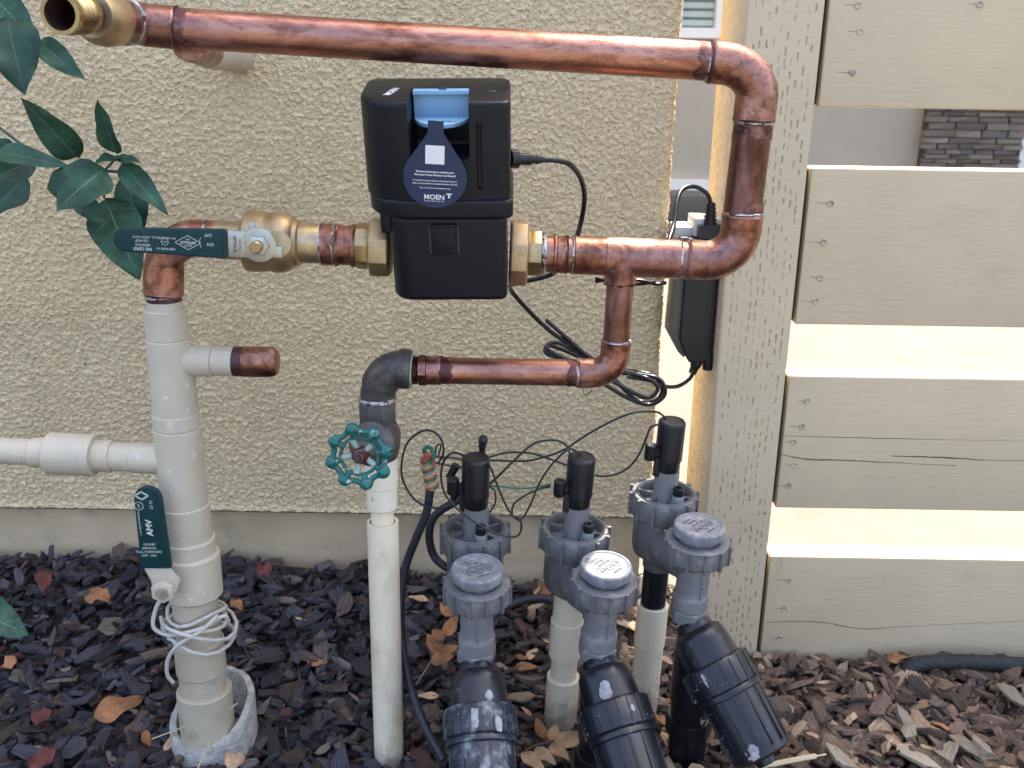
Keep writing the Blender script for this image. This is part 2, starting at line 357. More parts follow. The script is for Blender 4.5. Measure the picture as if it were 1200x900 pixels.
# ------------------------------------------------------------------ setting
WALL_Y = 1.25; FEN_Y = 1.17
def gz(x, y):
    s = min(max((y - 1.0) / .25, 0), 1); s = s * s * (3 - 2 * s)
    side = 1 - min(max((x - .10) / .25, 0), 1)
    return -.022 + (.062 + .03 * (x < -.0) * min(-x / .4, 1)) * s * side - .004 * (1 - side) + .006 * mnoise.noise(Vector((x * 6, y * 6, 1)))
def sheet(name, x0, x1, y0, y1, z, mat, nx=2, ny=2, fn=None):
    m_ = MB(); xs = np.linspace(x0, x1, nx); ys = np.linspace(y0, y1, ny)
    vs = [(x, y, (fn(x, y) if fn else z)) for y in ys for x in xs]
    fs = [(j * nx + i, j * nx + i + 1, (j + 1) * nx + i + 1, (j + 1) * nx + i) for j in range(ny - 1) for i in range(nx - 1)]
    m_.add(vs, fs); o = m_.build(name, mat); o['kind'] = 'structure'; return o
sheet('ground', -60, 60, -60, 60, -.14, ASPH)
sheet('concrete_yard', -8, 9, 1.36, 4.02, -.02, CONC)
sheet('concrete_walk', -9, 9, -7.5, .30, -.06, CONC)
bed = sheet('mulch_bed', -2.2, 2.4, .30, 1.335, 0, SOIL, 120, 40, gz)
k = MB().box((0, 4.08, -.06), (17, .11, .15)).build('yard_kerb', CONC, bevel=.01); k['kind'] = 'structure'
k = MB().box((1, 6.22, -.06), (16, .30, .16)).build('kerb', CONC, bevel=.02); k['kind'] = 'structure'

# house wall: a dense real relief where the photograph looks, coarse elsewhere
house = empty('house_wall', (-1, WALL_Y, 0), 'cream rough stucco house wall behind the copper pipes, ending in a vertical corner', 'wall')
CX = P(783, 280, WALL_Y).x
ZB = P(300, 598, WALL_Y).z
def us():
    rr = .014; out = []
    for x in np.concatenate([np.linspace(-3.2, -1.0, 12)[:-1], np.arange(-1.0, CX - rr, .0019)]): out.append((x, WALL_Y, 0, -1))
    for a in np.linspace(0, math.pi / 2, 12): out.append((CX - rr + rr * math.sin(a), WALL_Y + rr - rr * math.cos(a), math.sin(a), -math.cos(a)))
    for y in np.concatenate([np.arange(WALL_Y + rr + .002, WALL_Y + .1, .0025), np.linspace(WALL_Y + .12, 3.6, 8)]): out.append((CX, y, 1, 0))
    return out
U = us(); zs = np.concatenate([[ZB], np.arange(ZB + .002, .89, .0019), np.linspace(.95, 4.6, 16)])
nu, nz = len(U), len(zs)
V = np.zeros((nz, nu, 3), dtype=np.float32); V[:, :, 0] = [u[0] for u in U]; V[:, :, 1] = [u[1] for u in U]; V[:, :, 2] = zs[:, None]
V[:, :, 1] -= (0.0025 * np.exp(-((zs - ZB) / .006) ** 2))[:, None]
V = V.reshape(-1, 3) - np.array(house.location, dtype=np.float32)
idx = np.arange(nz * nu).reshape(nz, nu); q = np.stack([idx[:-1, :-1], idx[:-1, 1:], idx[1:, 1:], idx[1:, :-1]], -1).reshape(-1, 4)
me = bpy.data.meshes.new('stucco'); me.vertices.add(len(V)); me.vertices.foreach_set('co', V.ravel()); me.loops.add(q.size); me.loops.foreach_set('vertex_index', q.ravel().astype(np.int32))
me.polygons.add(len(q)); me.polygons.foreach_set('loop_start', np.arange(0, q.size, 4, dtype=np.int32)); me.polygons.foreach_set('use_smooth', np.ones(len(q), dtype=bool)); me.update(); me.validate()
me.materials.append(STUC); o = bpy.data.objects.new('stucco', me); C.objects.link(o); o.parent = house
MB().box(((CX - 3.2) / 2 - .008, (WALL_Y + 3.6) / 2 + .01, 2.4), (3.2 + CX - .03, 3.6 - WALL_Y - .02, 4.4)).build('core', FARW, house)
def fnd():
    m_ = MB(); y = WALL_Y + .010
    nx_, nz_ = 260, 60; xs = np.linspace(-3.2, CX - .010, nx_); zz = np.linspace(-.2, ZB + .004, nz_)
    vs = [(x, y - .0022 * mnoise.noise(Vector((x * 9, z * 14, 0))) - .0012 * mnoise.noise(Vector((x * 50, z * 50, 3))), z) for z in zz for x in xs]
    fs = [(j * nx_ + i, j * nx_ + i + 1, (j + 1) * nx_ + i + 1, (j + 1) * nx_ + i) for j in range(nz_ - 1) for i in range(nx_ - 1)]
    m_.add(vs, fs)
    m_.box((CX - .020, y + .06, (ZB - .2) / 2), (.020, .118, ZB + .2))
    return m_
fnd().build('foundation', FOUND, house)
MB().box(((CX - 3.2) / 2, WALL_Y + .012, ZB - .0015), (3.2 + CX - .012, .02, .004)).build('weep_screed', GAP, house)

# fence --------------------------------------------------------------
fence = empty('board_fence', (P(890, 750, FEN_Y).x, FEN_Y, -.02), 'tan painted fence of wide horizontal boards nailed beside an incised post', 'fence')
PX0 = P(838, 460, FEN_Y).x; PX1 = P(921, 460, FEN_Y).x
def incised(name, u0_, u1_, z0, z1, place, seed, dens=.66):
    """face of a pressure-treated post: rows of short vertical slits cut in the surface"""
    rnd = random.Random(seed); du, dz = .0008, .0019
    us_ = np.arange(u0_, u1_ + du * .5, du); us_[-1] = u1_; zs_ = np.arange(z0, z1, dz); D = np.zeros((len(zs_), len(us_)))
    pitch_u, pitch_z = .0070, .0150; col = 0; u_ = u0_ + .006
    while u_ < u1_ - .004:
        ph = (col % 2) * .5 + rnd.uniform(-.08, .08); z_ = z0 + ph * pitch_z
        while z_ < z1:
            if rnd.random() < dens:
                hl = rnd.uniform(.0020, .0044); i0, i1 = int((z_ - hl - z0) / dz), int((z_ + hl - z0) / dz); j = int(round((u_ + rnd.uniform(-.0007, .0007) - u0_) / du))
                dp = rnd.uniform(.0006, .0024)
                for i in range(max(i0, 0), min(i1 + 1, len(zs_))):
                    jj = j + (1 if rnd.random() < .15 else 0)
                    if 0 < jj < len(us_) - 1:
                        D[i, jj] = dp
                        if dp > .0012: D[i, min(jj + 1, len(us_) - 2)] = dp * .7
            z_ += pitch_z * rnd.uniform(.85, 1.15)
        col += 1; u_ += pitch_u * rnd.uniform(.9, 1.12)
    m_ = MB(); vs = [place(u, z, D[i, j]) for i, z in enumerate(zs_) for j, u in enumerate(us_)]; n = len(us_)
    m_.add(vs, [(i * n + j, i * n + j + 1, (i + 1) * n + j + 1, (i + 1) * n + j) for i in range(len(zs_) - 1) for j in range(n - 1)])
    return m_
PH = 1.44; PD = .142
post = MB().box(((PX0 + PX1) / 2, FEN_Y + PD / 2 + .003, PH / 2 - .15), (PX1 - PX0 - .006, PD - .008, PH + .1)).build('post', PAINTP, fence)
# rounded arris + incised faces (sub-parts of the post)
incised('front_face', PX0 + .004, PX1 - .003, -.12, .9, lambda u, z, d: (u, FEN_Y + d, z), 3).build('front_face', PAINTP, post, smooth=False)
incised('side_face', FEN_Y + .004, FEN_Y + PD, -.12, .9, lambda u, z, d: (PX0 + d, u, z), 4).build('side_face', PAINTP, post, smooth=False)
MB().lathe([(.0041, -.12), (.0041, .9)], Matrix.Translation((PX0 + .0041, FEN_Y + .0041, 0)), 20).build('arris', PAINTP, post)
bx0 = PX1 + .0035; bx1 = 2.25
edges = [(-150, 126), (198, 382), (443, 598), (655, 800)]          # board tops and bottoms in the photograph
lean = 0
def zof(py): return P(1000, py, FEN_Y).z
bz = [(zof(b), zof(a)) for a, b in edges]
gapm = zof(126) - zof(198); bh = .184
top = bz[0][1]; bz[0] = (bz[0][0], bz[0][0] + bh)
zt = bz[0][1]
while zt + gapm + bh < 1.36: bz.insert(0, (zt + gapm, zt + gapm + bh)); zt += gapm + bh
BT = .038
boards = []
for bi, (z0, z1) in enumerate(bz):
    o = MB().box(((bx0 + bx1) / 2, FEN_Y + .004 + BT / 2, (z0 + z1) / 2), (bx1 - bx0, BT, z1 - z0)).build('board', PAINTW, fence, bevel=.0022, seg=3)
    boards.append(o)
MB().box((bx1 + .05, FEN_Y + .05, PH / 2 - .15), (.089, .089, PH + .1)).build('post', PAINTP, fence, bevel=.003)
for z0, z1 in bz: MB().box(((PX1 + bx0) / 2, FEN_Y + .030, (z0 + z1) / 2), (bx0 - PX1 + .004, .03, z1 - z0 - .006)).build('gap_shade_strip', GAP, fence)  # added dark strips that block light and blacken the gap beside the post
# screws: pixel positions read off the photograph
sc_px = {0: [(1005, 6), (1008, 37), (999, 85), (1148, 5)], 1: [(973, 238), (965, 284), (961, 325), (956, 353)], 2: [(946, 470), (940, 500), (930, 518), (931, 545), (924, 569)], 3: [(924, 680), (919, 713), (914, 748)]}
nb = len(boards) - 4
for k, lst in sc_px.items():
    for (x, y) in lst:
        p = P(x, y, FEN_Y + .004); Mx = frame(p, (1, 0, 0), (0, 0, 1)); rr = .0042
        m_ = MB(); m_.lathe([(rr, -.0006), (rr, .0006), (rr * .8, .0012), (rr * .55, .0007), (rr * .25, .0002), (.0002, .0002)], Mx, 14)
        m_.build('screw', SCREW, boards[nb + k])
        m2 = MB(); Lc = random.uniform(.008, .018); m2.prism([(-Lc, -.0001), (0, -.0002), (0, .0002), (-Lc, .0001)], .0003, Mx @ Matrix.Translation((-.004, 0, 0)))
        m2.build('check', GAP, boards[nb + k])
def crack(pts, wd, board):
    m_ = MB(); q = smoothpath([P(x, y, FEN_Y + .0036) for x, y in pts], 10); vs = []; fs = []
    for i, p in enumerate(q):
        t = i / (len(q) - 1); ww = wd * (.35 + .65 * math.sin(math.pi * min(t * 1.2 + .1, 1))) * (1 + .6 * mnoise.noise(p * 120)); j_ = .0009 * mnoise.noise(p * 90)
        vs += [p + Vector((0, 0, ww / 2 + j_)), p + Vector((0, 0, -ww / 2 + j_))]
    fs = [(2 * i, 2 * i + 1, 2 * i + 3, 2 * i + 2) for i in range(len(q) - 1)]
    m_.add(vs, fs); return m_.build('crack', GAP, boards[nb + board], smooth=False)
crack([(914, 532), (945, 538), (1000, 540), (1060, 543), (1120, 546)], .0014, 2)
crack([(1045, 534), (1100, 536), (1150, 539), (1205, 540)], .0015, 2)
crack([(916, 511), (1000, 513), (1100, 515), (1200, 517)], .0007, 2)
crack([(898, 729), (960, 729), (1010, 737), (1080, 733), (1200, 728)], .0009, 3)
crack([(915, 654), (916, 662), (909, 674)], .0018, 3)
crack([(1010, 642 + 0), (1010, 643)], .0004, 3)

# building across the road -----------------------------------------------
FY = 6.4
far = empty('far_building', (1.5, FY, 0), 'beige building across the driveway with blinds in its window and a stone corner', 'building')
wx = (P(803, 20, FY).x, P(850, 20, FY).x); wz0 = P(830, 45, FY).z
m_ = MB(); m_.box((-2.0, FY + .15, 1.5), (6.8 + 2 * wx[0] - 2 * 1.4 + .0, .3, 3.4)) if False else None
def wallpiece(x0, x1, z0, z1): m_.box(((x0 + x1) / 2, FY + .15, (z0 + z1) / 2), (x1 - x0, .3, z1 - z0))
wl = wx[0] - .55
wallpiece(-6, wl, -.1, 3.4); wallpiece(wl, wx[1], -.1, wz0); wallpiece(wl, wx[1], wz0 + 1.1, 3.4); wallpiece(wx[1], 6.5, -.1, 3.4)
m_.build('wall', FARW, far, smooth=False)
zc = wz0 + .55; xc = (wl + wx[1]) / 2; ww = wx[1] - wl
wi = MB(); wi.box((xc, FY + .02, wz0 + .03), (ww, .10, .06)); wi.box((xc, FY + .02, wz0 + 1.07), (ww, .10, .06)); wi.box((wx[1] - .03, FY + .021, zc), (.06, .1, .98)); wi.box((wl + .03, FY + .021, zc), (.06, .1, .98)); wi.box((xc + .12, FY + .03, zc), (.03, .06, .98))
win = wi.build('window', TRIMW, far, smooth=False)
MB().box((xc, FY + .06, zc), (ww - .12, .006, .98)).build('pane', BLINDG, win)
for i in range(19):
    MB().box((xc, FY + .045, wz0 + .09 + i * .051), (ww - .13, .004, .034), ).build('blind_slat', BLINDS, win, smooth=False)
MB().box((0, FY - .03, -.02), (11.9, .06, .20)).build('plinth', TRIMW, far)
sx0 = P(1083, 160, FY - .08).x; sx1 = P(1196, 160, FY - .08).x
cs = MB().box(((sx0 + sx1) / 2, FY - .03, .6), (sx1 - sx0 - .02, .10, 1.6)).build('stone_veneer', MORT, far)
rnd = random.Random(5); z = 0.02; row = 0; smesh = []
for v_ in range(14):
    b_ = MB().box((0, 0, 0), (1, .05, 1)).v
    mm = MB(); pts = [(x + rnd.uniform(-.03, .03), y + (rnd.uniform(-.012, .012) if y < 0 else 0), z_ + rnd.uniform(-.08, .08)) for x, y, z_ in b_]
    mm.add(pts, [(0, 1, 3, 2), (4, 6, 7, 5), (0, 4, 5, 1), (2, 3, 7, 6), (0, 2, 6, 4), (1, 5, 7, 3)])
    ob = mm.build('stone', STONE[v_ % 4], None, bevel=.006, smooth=False); smesh.append(ob.data); bpy.data.objects.remove(ob)
while z < 1.25:
    hh = rnd.choice((.028, .036, .045, .03)); x = sx0 + rnd.uniform(-.02, .01)
    while x < sx1 - .05:
        ll = rnd.uniform(.07, .2); ll = min(ll, sx1 - x + rnd.uniform(0, .02))
        o = bpy.data.objects.new('stone', rnd.choice(smesh)); C.objects.link(o); o.parent = cs
        o.location = Vector((x + ll / 2, FY - .09 + rnd.uniform(-.008, .008), z + hh / 2)) - far.location; o.scale = (ll - .008, 1, hh - .005)
        x += ll
    z += hh
MB().box((sx1 + .04, FY - .05, 1.4), (.07, .1, 2.9)).build('corner_trim', TRIMW, far)
shr = MB(); rnd = random.Random(9)
for i in range(260):
    a = Vector((P(1075, 190, 6.1).x + rnd.gauss(0, .14), 6.12 + rnd.uniform(-.1, .1), rnd.uniform(-.02, .11)))
    d = Vector((rnd.uniform(-1, 1), rnd.uniform(-1, 1), rnd.uniform(0, 1))).normalized() * rnd.uniform(.03, .05); s_ = d.cross(Vector((rnd.uniform(-1, 1), .3, .5))).normalized() * .011
    shr.add([a, a + d * .5 + s_, a + d, a + d * .5 - s_], [(0, 1, 2, 3)])
tag(shr.build('low_shrub', LEAFD, smooth=False), 'small green plant at the base of the far beige wall', 'plant')

# ------------------------------------------------------------------ mulch
rnd = random.Random(21)
def chip_shape(rnd, L_, W_, T_):
    n = rnd.choice((6, 7, 8)); pts = []
    for i in range(n):
        a = 2 * math.pi * i / n + rnd.uniform(-.25, .25); r = rnd.uniform(.62, 1.18)
        pts.append((math.cos(a) * r * L_ / 2, math.sin(a) * r * W_ / 2))
    bend = rnd.uniform(-.6, .35) * L_; tw = rnd.uniform(-.5, .5)
    top = [(x, y, T_ * rnd.uniform(.1, 1.0) + bend * (x / L_) ** 2 + tw * x * y / L_) for x, y in pts]
    bot = [(x * .9, y * .9, -T_ * rnd.uniform(.2, .7) + bend * (x / L_) ** 2 + tw * x * y / L_) for x, y in pts]
    mid = [(x * .5, y * .5 + rnd.uniform(-.08, .08) * W_, T_ * rnd.uniform(.35, 1.2)) for x, y in pts[::2]]
    v = top + bot + [(0, 0, T_ * rnd.uniform(.6, 1.1))]; c = 2 * n
    f = [(i, (i + 1) % n, c) for i in range(n)] + [(i, n + i, n + (i + 1) % n, (i + 1) % n) for i in range(n)]
    uv = [(p[0] / L_ * 1.0, p[1] / L_ * 1.0) for p in v]
    return v, f, uv
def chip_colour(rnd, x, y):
    wr = min(max((x + .12) / .38, 0), 1)                       # blue cast of the shade on the left painted into the chips, brown on the right
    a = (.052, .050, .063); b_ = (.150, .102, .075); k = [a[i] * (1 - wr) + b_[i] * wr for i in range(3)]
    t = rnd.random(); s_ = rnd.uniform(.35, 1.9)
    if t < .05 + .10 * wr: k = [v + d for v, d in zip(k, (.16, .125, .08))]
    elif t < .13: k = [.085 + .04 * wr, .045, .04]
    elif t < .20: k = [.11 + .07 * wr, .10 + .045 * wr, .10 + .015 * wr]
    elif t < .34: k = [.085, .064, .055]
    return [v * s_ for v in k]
tmpl = []
for i in range(60):
    Lc = rnd.uniform(.015, .034) if rnd.random() < .75 else rnd.uniform(.034, .055)
    tmpl.append(chip_shape(rnd, Lc, Lc * rnd.uniform(.22, .7), rnd.uniform(.002, .0065)))
for i in range(16):
    Lc = rnd.uniform(.02, .05); tmpl.append(chip_shape(rnd, Lc, Lc * rnd.uniform(.06, .14), .0022))
for i in range(24):
    Lc = rnd.uniform(.006, .013); tmpl.append(chip_shape(rnd, Lc, Lc * rnd.uniform(.3, .8), .0025))
def chip_matrix(rnd, x, y, lift):
    z = gz(x, y) + lift
    return Matrix.Translation((x, y, z)) @ Matrix.Rotation(rnd.uniform(0, 6.283), 4, 'Z') @ Matrix.Rotation(rnd.gauss(0, .42), 4, 'X') @ Matrix.Rotation(rnd.gauss(0, .35), 4, 'Y')
obstacles = []
VV = []; FF = []; UV = []; TT = []; base = 0
NCH = 15000
for i in range(NCH):
    if rnd.random() < .86: x = rnd.uniform(-.80, .88); y = rnd.uniform(.80, 1.31)
    else: x = rnd.uniform(-1.6, 1.8); y = rnd.uniform(.45, 1.32)
    if x > CX - .01 and y > FEN_Y - .004 and (x > PX0 - .01): continue
    if x > CX and y > 1.33: continue
    if y > WALL_Y - .006 and x < CX + .01: continue
    v, f, uv = tmpl[rnd.randrange(len(tmpl))]; sc_ = rnd.uniform(.8, 1.15); Mx = chip_matrix(rnd, x, y, rnd.uniform(.001, .017))
    A = np.array(v) * sc_; Mn = np.array(Mx); A = A @ Mn[:3, :3].T + Mn[:3, 3]
    VV.append(A); FF += [tuple(k + base for k in g) for g in f]; base += len(v)
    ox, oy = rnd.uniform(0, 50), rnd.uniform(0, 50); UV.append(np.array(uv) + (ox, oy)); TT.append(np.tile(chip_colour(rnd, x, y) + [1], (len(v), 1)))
VV = np.concatenate(VV); UV = np.concatenate(UV); TT = np.concatenate(TT)
me = bpy.data.meshes.new('bark_mulch'); me.from_pydata(VV.tolist(), [], FF)
ul = me.uv_layers.new(name='UVMap'); li = np.empty(len(me.loops), dtype=np.int32); me.loops.foreach_get('vertex_index', li); ul.data.foreach_set('uv', UV[li].astype(np.float32).ravel())
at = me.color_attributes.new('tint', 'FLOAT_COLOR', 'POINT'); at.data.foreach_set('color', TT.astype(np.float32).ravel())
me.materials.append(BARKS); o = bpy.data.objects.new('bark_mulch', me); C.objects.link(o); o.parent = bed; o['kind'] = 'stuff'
# the largest chips, each an object
big = []
for i in range(24):
    Lc = rnd.uniform(.030, .058); mm = MB(); v, f, uv = chip_shape(rnd, Lc, Lc * rnd.uniform(.25, .65), rnd.uniform(.003, .007)); mm.add(v, f); mm.uv = [(a + i * 3.1, b + i * 1.7) for a, b in uv]
    OFF[bed.name] = Vector((0, 0, 0)); ob = mm.build('bark_chip', BARKC, bed, smooth=False); big.append(ob.data); bpy.data.objects.remove(ob)
cnt = 0
while cnt < 285:
    x = rnd.uniform(-.60, .72); y = rnd.uniform(.86, 1.24)
    if (x > PX0 - .03 and y > FEN_Y - .03) or abs(x) > .56 * y + .02: continue
    if x > .30 and rnd.random() < .1: continue
    o = bpy.data.objects.new('bark_chip', rnd.choice(big)); C.objects.link(o); o.parent = bed
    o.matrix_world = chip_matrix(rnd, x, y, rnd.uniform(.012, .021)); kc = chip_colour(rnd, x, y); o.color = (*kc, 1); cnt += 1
for (px, py, cc, s_) in [(1066, 855, (.40, .35, .27), 1.1), (1128, 868, (.26, .22, .17), 1.1), (1185, 815, (.25, .22, .18), 1.0), (1150, 872, (.34, .30, .24), 1.0), (1100, 825, (.20, .16, .13), .9), (985, 888, (.38, .34, .27), 1.2), (1075, 885, (.44, .39, .31), 1.1), (735, 760, (.45, .37, .25), .9), (745, 700, (.42, .35, .25), .9), (320, 790, (.07, .06, .06), 1.6), (1110, 880, (.30, .25, .2), 1.0), (1030, 830, (.16, .12, .1), 1.2)]:
    d = ray(px, py); t = -(CAM.z + .0) / d.z; p = CAM + d * t
    o = bpy.data.objects.new('bark_chip', rnd.choice(big)); C.objects.link(o); o.parent = bed
    o.matrix_world = Matrix.Translation((p.x, p.y, gz(p.x, p.y) + .026)) @ Matrix.Rotation(rnd.uniform(0, 6), 4, 'Z') @ Matrix.Rotation(rnd.gauss(.2, .2), 4, 'X') @ Matrix.Scale(s_, 4); o.color = (*cc, 1)

# ------------------------------------------------------------------ leaves
def leaf_mb(base, tip, width, nrm, mb=None, fold=.25, curl=.15, wave=.06, seed=0, nu=14, nv=8, shape=.42):
    base, tip = Vector(base), Vector(tip); ax = tip - base; Ln = ax.length; ax = ax / Ln
    nrm = Vector(nrm); nrm = (nrm - ax * nrm.dot(ax)).normalized(); sd_ = ax.cross(nrm)
    vs = []; fs = []; uv = []
    for i in range(nu + 1):
        t = i / nu; wv = (math.sin(math.pi * t ** (1 / (1 + shape)))) ** .8 * (1 - .25 * t) if 0 < t < 1 else 0.02
        wv = max(wv, .015)
        for j in range(nv + 1):
            s_ = j / nv * 2 - 1; e = 1 + .07 * mnoise.noise(Vector((t * 9, s_ * 2, seed * 3.3))) * abs(s_)
            off = s_ * wv * width / 2 * e
            h = fold * abs(off) + curl * Ln * (-(t - .45) ** 2) + wave * width * math.sin(t * 11 + s_ * 2 + seed) * abs(s_) + .02 * Ln * math.sin(t * 5 + seed)
            vs.append(base + ax * (t * Ln) + sd_ * off + nrm * h); uv.append((s_ * .5 * max(wv, .2) / .8 if False else s_ * .5, t))
    n = nv + 1; fs = [(i * n + j, i * n + j + 1, (i + 1) * n + j + 1, (i + 1) * n + j) for i in range(nu) for j in range(nv)]
    mb = mb or MB(); mb.add(vs, fs); mb.uv = (mb.uv or []) + uv; return mb
vine = empty('vine_plant', P(-60, 230, 1.12), 'dark blue-green leafy vine hanging at the left in front of the stucco', 'plant')
toc = Vector((0, -1, .25))
LV = [  # base px, tip px, width px, depth base, depth tip, normal tweak, material
    ((93, 186), (27, 118), 38, 1.06, 1.00, (.2, -1, .3), 0), ((137, 181), (112, 118), 30, 1.05, 1.02, (-.3, -1, .2), 0),
    ((138, 183), (112, 190), 19, 1.05, 1.02, (0, -1, .8), 0), ((137, 184), (165, 190), 14, 1.05, 1.03, (0, -1, .9), 0),
    ((140, 190), (196, 250), 30, 1.05, 1.01, (.3, -1, .3), 0), ((122, 196), (66, 246), 58, 1.03, .99, (.1, -1, .35), 0),
    ((72, 196), (72, 240), 36, 1.08, 1.06, (-.4, -1, 0), 1), ((-6, 178), (78, 192), 26, 1.04, 1.0, (.1, -1, .6), 0),
    ((40, 188), (-25, 215), 40, 1.07, 1.03, (0, -1, .3), 1), ((30, 205), (-20, 258), 56, 1.10, 1.07, (-.2, -1, .4), 1),
    ((122, 232), (163, 328), 62, 1.12, 1.10, (.2, -1, .2), 0), ((150, 205), (162, 290), 38, 1.15, 1.13, (.4, -1, .1), 1),
    ((8, 20), (28, 108), 66, 1.00, .97, (.3, -1, .2), 1), ((-14, -10), (44, 50), 44, 1.05, 1.03, (.2, -1, .3), 0),
    ((44, 48), (98, 92), 30, 1.05, 1.02, (.1, -1, .4), 0), ((88, 232), (128, 262), 26, 1.10, 1.09, (.1, -1, .5), 1),
    ((20, 180), (-30, 170), 30, 1.1, 1.08, (.1, -1, .5), 0), ((-10, 60), (30, 40), 30, 1.1, 1.08, (.1, -1, .5), 0)]
for i, (b_, t_, w_, yb, yt, nr, k) in enumerate(LV):
    pb = P(*b_, yb); pt = P(*t_, yt); leaf_mb(pb, pt, S(w_ * 1.08, pb), nr, seed=i).build('leaf', (LEAFG, LEAFD)[k], vine, angle=180)
MB().tube(smoothpath([P(-40, 120, 1.1), P(0, 150, 1.09), P(38, 178, 1.08), P(75, 196, 1.07), P(120, 200, 1.055), P(148, 202, 1.05)]), .0016, 8).build('stem', STEM, vine)
MB().tube(smoothpath([P(122, 200, 1.055), P(132, 190, 1.05), P(138, 182, 1.05)]), .0013, 8).build('stem', STEM, vine)
MB().tube(smoothpath([P(120, 200, 1.055), P(121, 215, 1.1), P(122, 232, 1.12)]), .0013, 8).build('stem', STEM, vine)
MB().tube(smoothpath([P(-20, 10, 1.08), P(20, 30, 1.06), P(44, 50, 1.05)]), .0013, 8).build('stem', STEM, vine)
lp = empty('low_leaf_shoot', P(-60, 730, .93), 'single broad green leaf poking in above the mulch at the left edge', 'plant')
leaf_mb(P(-42, 712, .93), P(31, 741, .90), .050, (.1, -.6, .9), seed=31, fold=.1).build('leaf', LEAFG, lp, angle=180)
MB().tube(smoothpath([P(-42, 712, .93), P(-60, 740, .93), P(-62, 800, .93)]), .002, 8).build('stem', STEM, lp)
def gp(px, py, lift=.02):
    d = ray(px, py); t = -CAM.z / d.z; p = CAM + d * t
    for _ in range(3):
        h = gz(p.x, p.y) + lift; t = (h - CAM.z) / d.z; p = CAM + d * t
    return p
DL = [((108, 838), (168, 814), 24, LEAFO, 'broad orange-brown dry leaf lying on dark mulch, lower left'),
      ((18, 770), (0, 782), 14, LEAFO, 'narrow rusty leaf scrap at the left edge of the mulch'),
      ((36, 843), (62, 831), 15, LEAFR, 'dark red curled leaf left of the broad orange leaf'),
      ((34, 898), (68, 872), 20, LEAFR, 'crimson dry leaf in the bottom left corner'),
      ((104, 690), (126, 702), 20, LEAFO, 'brown dry leaf near the wall foot at the left'),
      ((52, 664), (50, 690), 16, LEAFR, 'small reddish leaf standing against the foundation at the left'),
      ((272, 702), (284, 712), 10, LEAFO, 'thin orange leaf sliver right of the wrapped white pipe'),
      ((263, 895), (288, 884), 18, LEAFB, 'yellowish dry leaf against the rough ground collar'),
      ((232, 712), (248, 690), 7, LEAFO, 'tiny orange leaf caught in the wires on the white pipe'),
      ((300, 668), (322, 664), 14, LEAFR, 'dark red leaf near the foundation right of the white pipe'),
      ((630, 690), (655, 684), 16, LEAFO, 'brown leaf at the wall foot between the first two valves'),
      ((1040, 772), (1062, 768), 10, LEAFO, 'orange leaf scrap under the lowest fence board')]
for i, (a, b_, w_, mt, lab) in enumerate(DL):
    pa, pb = gp(*a, .030), gp(*b_, .034); o = leaf_mb(pa, pb, S(w_, pa) * 1.4, (.1, -.45, 1), seed=i + 50, fold=-.2, curl=.3, wave=.12).build('dry_leaf', mt, angle=180); tag(o, lab, 'leaf')
for mt_, n_, sd_ in ((LEAFB, 42, 3), (LEAFO, 34, 5)):
    rq = random.Random(sd_); mb_ = MB()
    for i in range(n_):
        if rq.random() < .7: x_, y_ = rq.uniform(-.12, .26), rq.uniform(.90, 1.22)
        else: x_, y_ = rq.uniform(-.5, .6), rq.uniform(.9, 1.2)
        a_ = rq.uniform(0, 6.28); l_ = rq.uniform(.014, .034); z_ = gz(x_, y_) + rq.uniform(.016, .028); pb_ = Vector((x_, y_, z_))
        leaf_mb(pb_, pb_ + Vector((math.cos(a_) * l_, math.sin(a_) * l_, rq.uniform(-.004, .008))), l_ * rq.uniform(.28, .5), (rq.uniform(-.5, .5), rq.uniform(-.9, .1), 1), mb=mb_, seed=i, fold=rq.uniform(-.4, .4), curl=rq.uniform(-.5, .6), nu=8, nv=4)
    lo2 = mb_.build('leaf_litter', mt_, bed, angle=180, kind='stuff')
def sprig(name, lab, stem, leaves, mt):
    r_ = empty(name, gp(*stem[0], .03), lab, 'twig'); MB().tube(smoothpath([gp(x, y, .034) for x, y in stem]), .0011, 6).build('stem', TWIG, r_)
    for i, (a, b_, w_) in enumerate(leaves):
        pa, pb = gp(*a, .036), gp(*b_, .036 + .008 * (i % 2)); leaf_mb(pa, pb, S(w_, pa) * 1.3, (.1, -.6, .9), seed=i * 7 + 3, fold=.2, curl=-.1).build('leaf', mt, r_, angle=180)
sprig('dry_twig', 'fallen twig of rust-brown leaves left of the first grey valve', [(488, 802), (505, 775), (520, 748), (530, 715), (528, 700)], [((519, 750), (506, 738), 14), ((521, 745), (537, 720), 13), ((509, 768), (538, 757), 14), ((512, 764), (500, 742), 13), ((528, 722), (516, 706), 12), ((505, 775), (533, 768), 13)], LEAFO)
sprig('dry_twig', 'fallen twig of tan pointed leaves at the foot of the second riser', [(606, 886), (626, 874), (646, 868), (652, 850)], [((648, 870), (692, 862), 17), ((646, 872), (668, 893), 13), ((628, 876), (652, 897), 13), ((646, 868), (652, 848), 12), ((612, 882), (640, 905), 14), ((675, 876), (692, 870), 10)], LEAFB)
o = MB().tube(smoothpath([gp(178, 866, .05), P(215, 852, .93), P(245, 838, .94), P(258, 822, .95)]), .0007, 6).build('straw', STRAW); tag(o, 'thin dry straw leaning over the rough collar from the left', 'straw')
o = MB().tube(smoothpath([gp(232, 900, .05), P(246, 870, .93), P(262, 838, .94), P(278, 824, .96)]), .0009, 6).build('straw', STRAW); tag(o, 'pale straw rising from the front of the rough collar', 'straw')

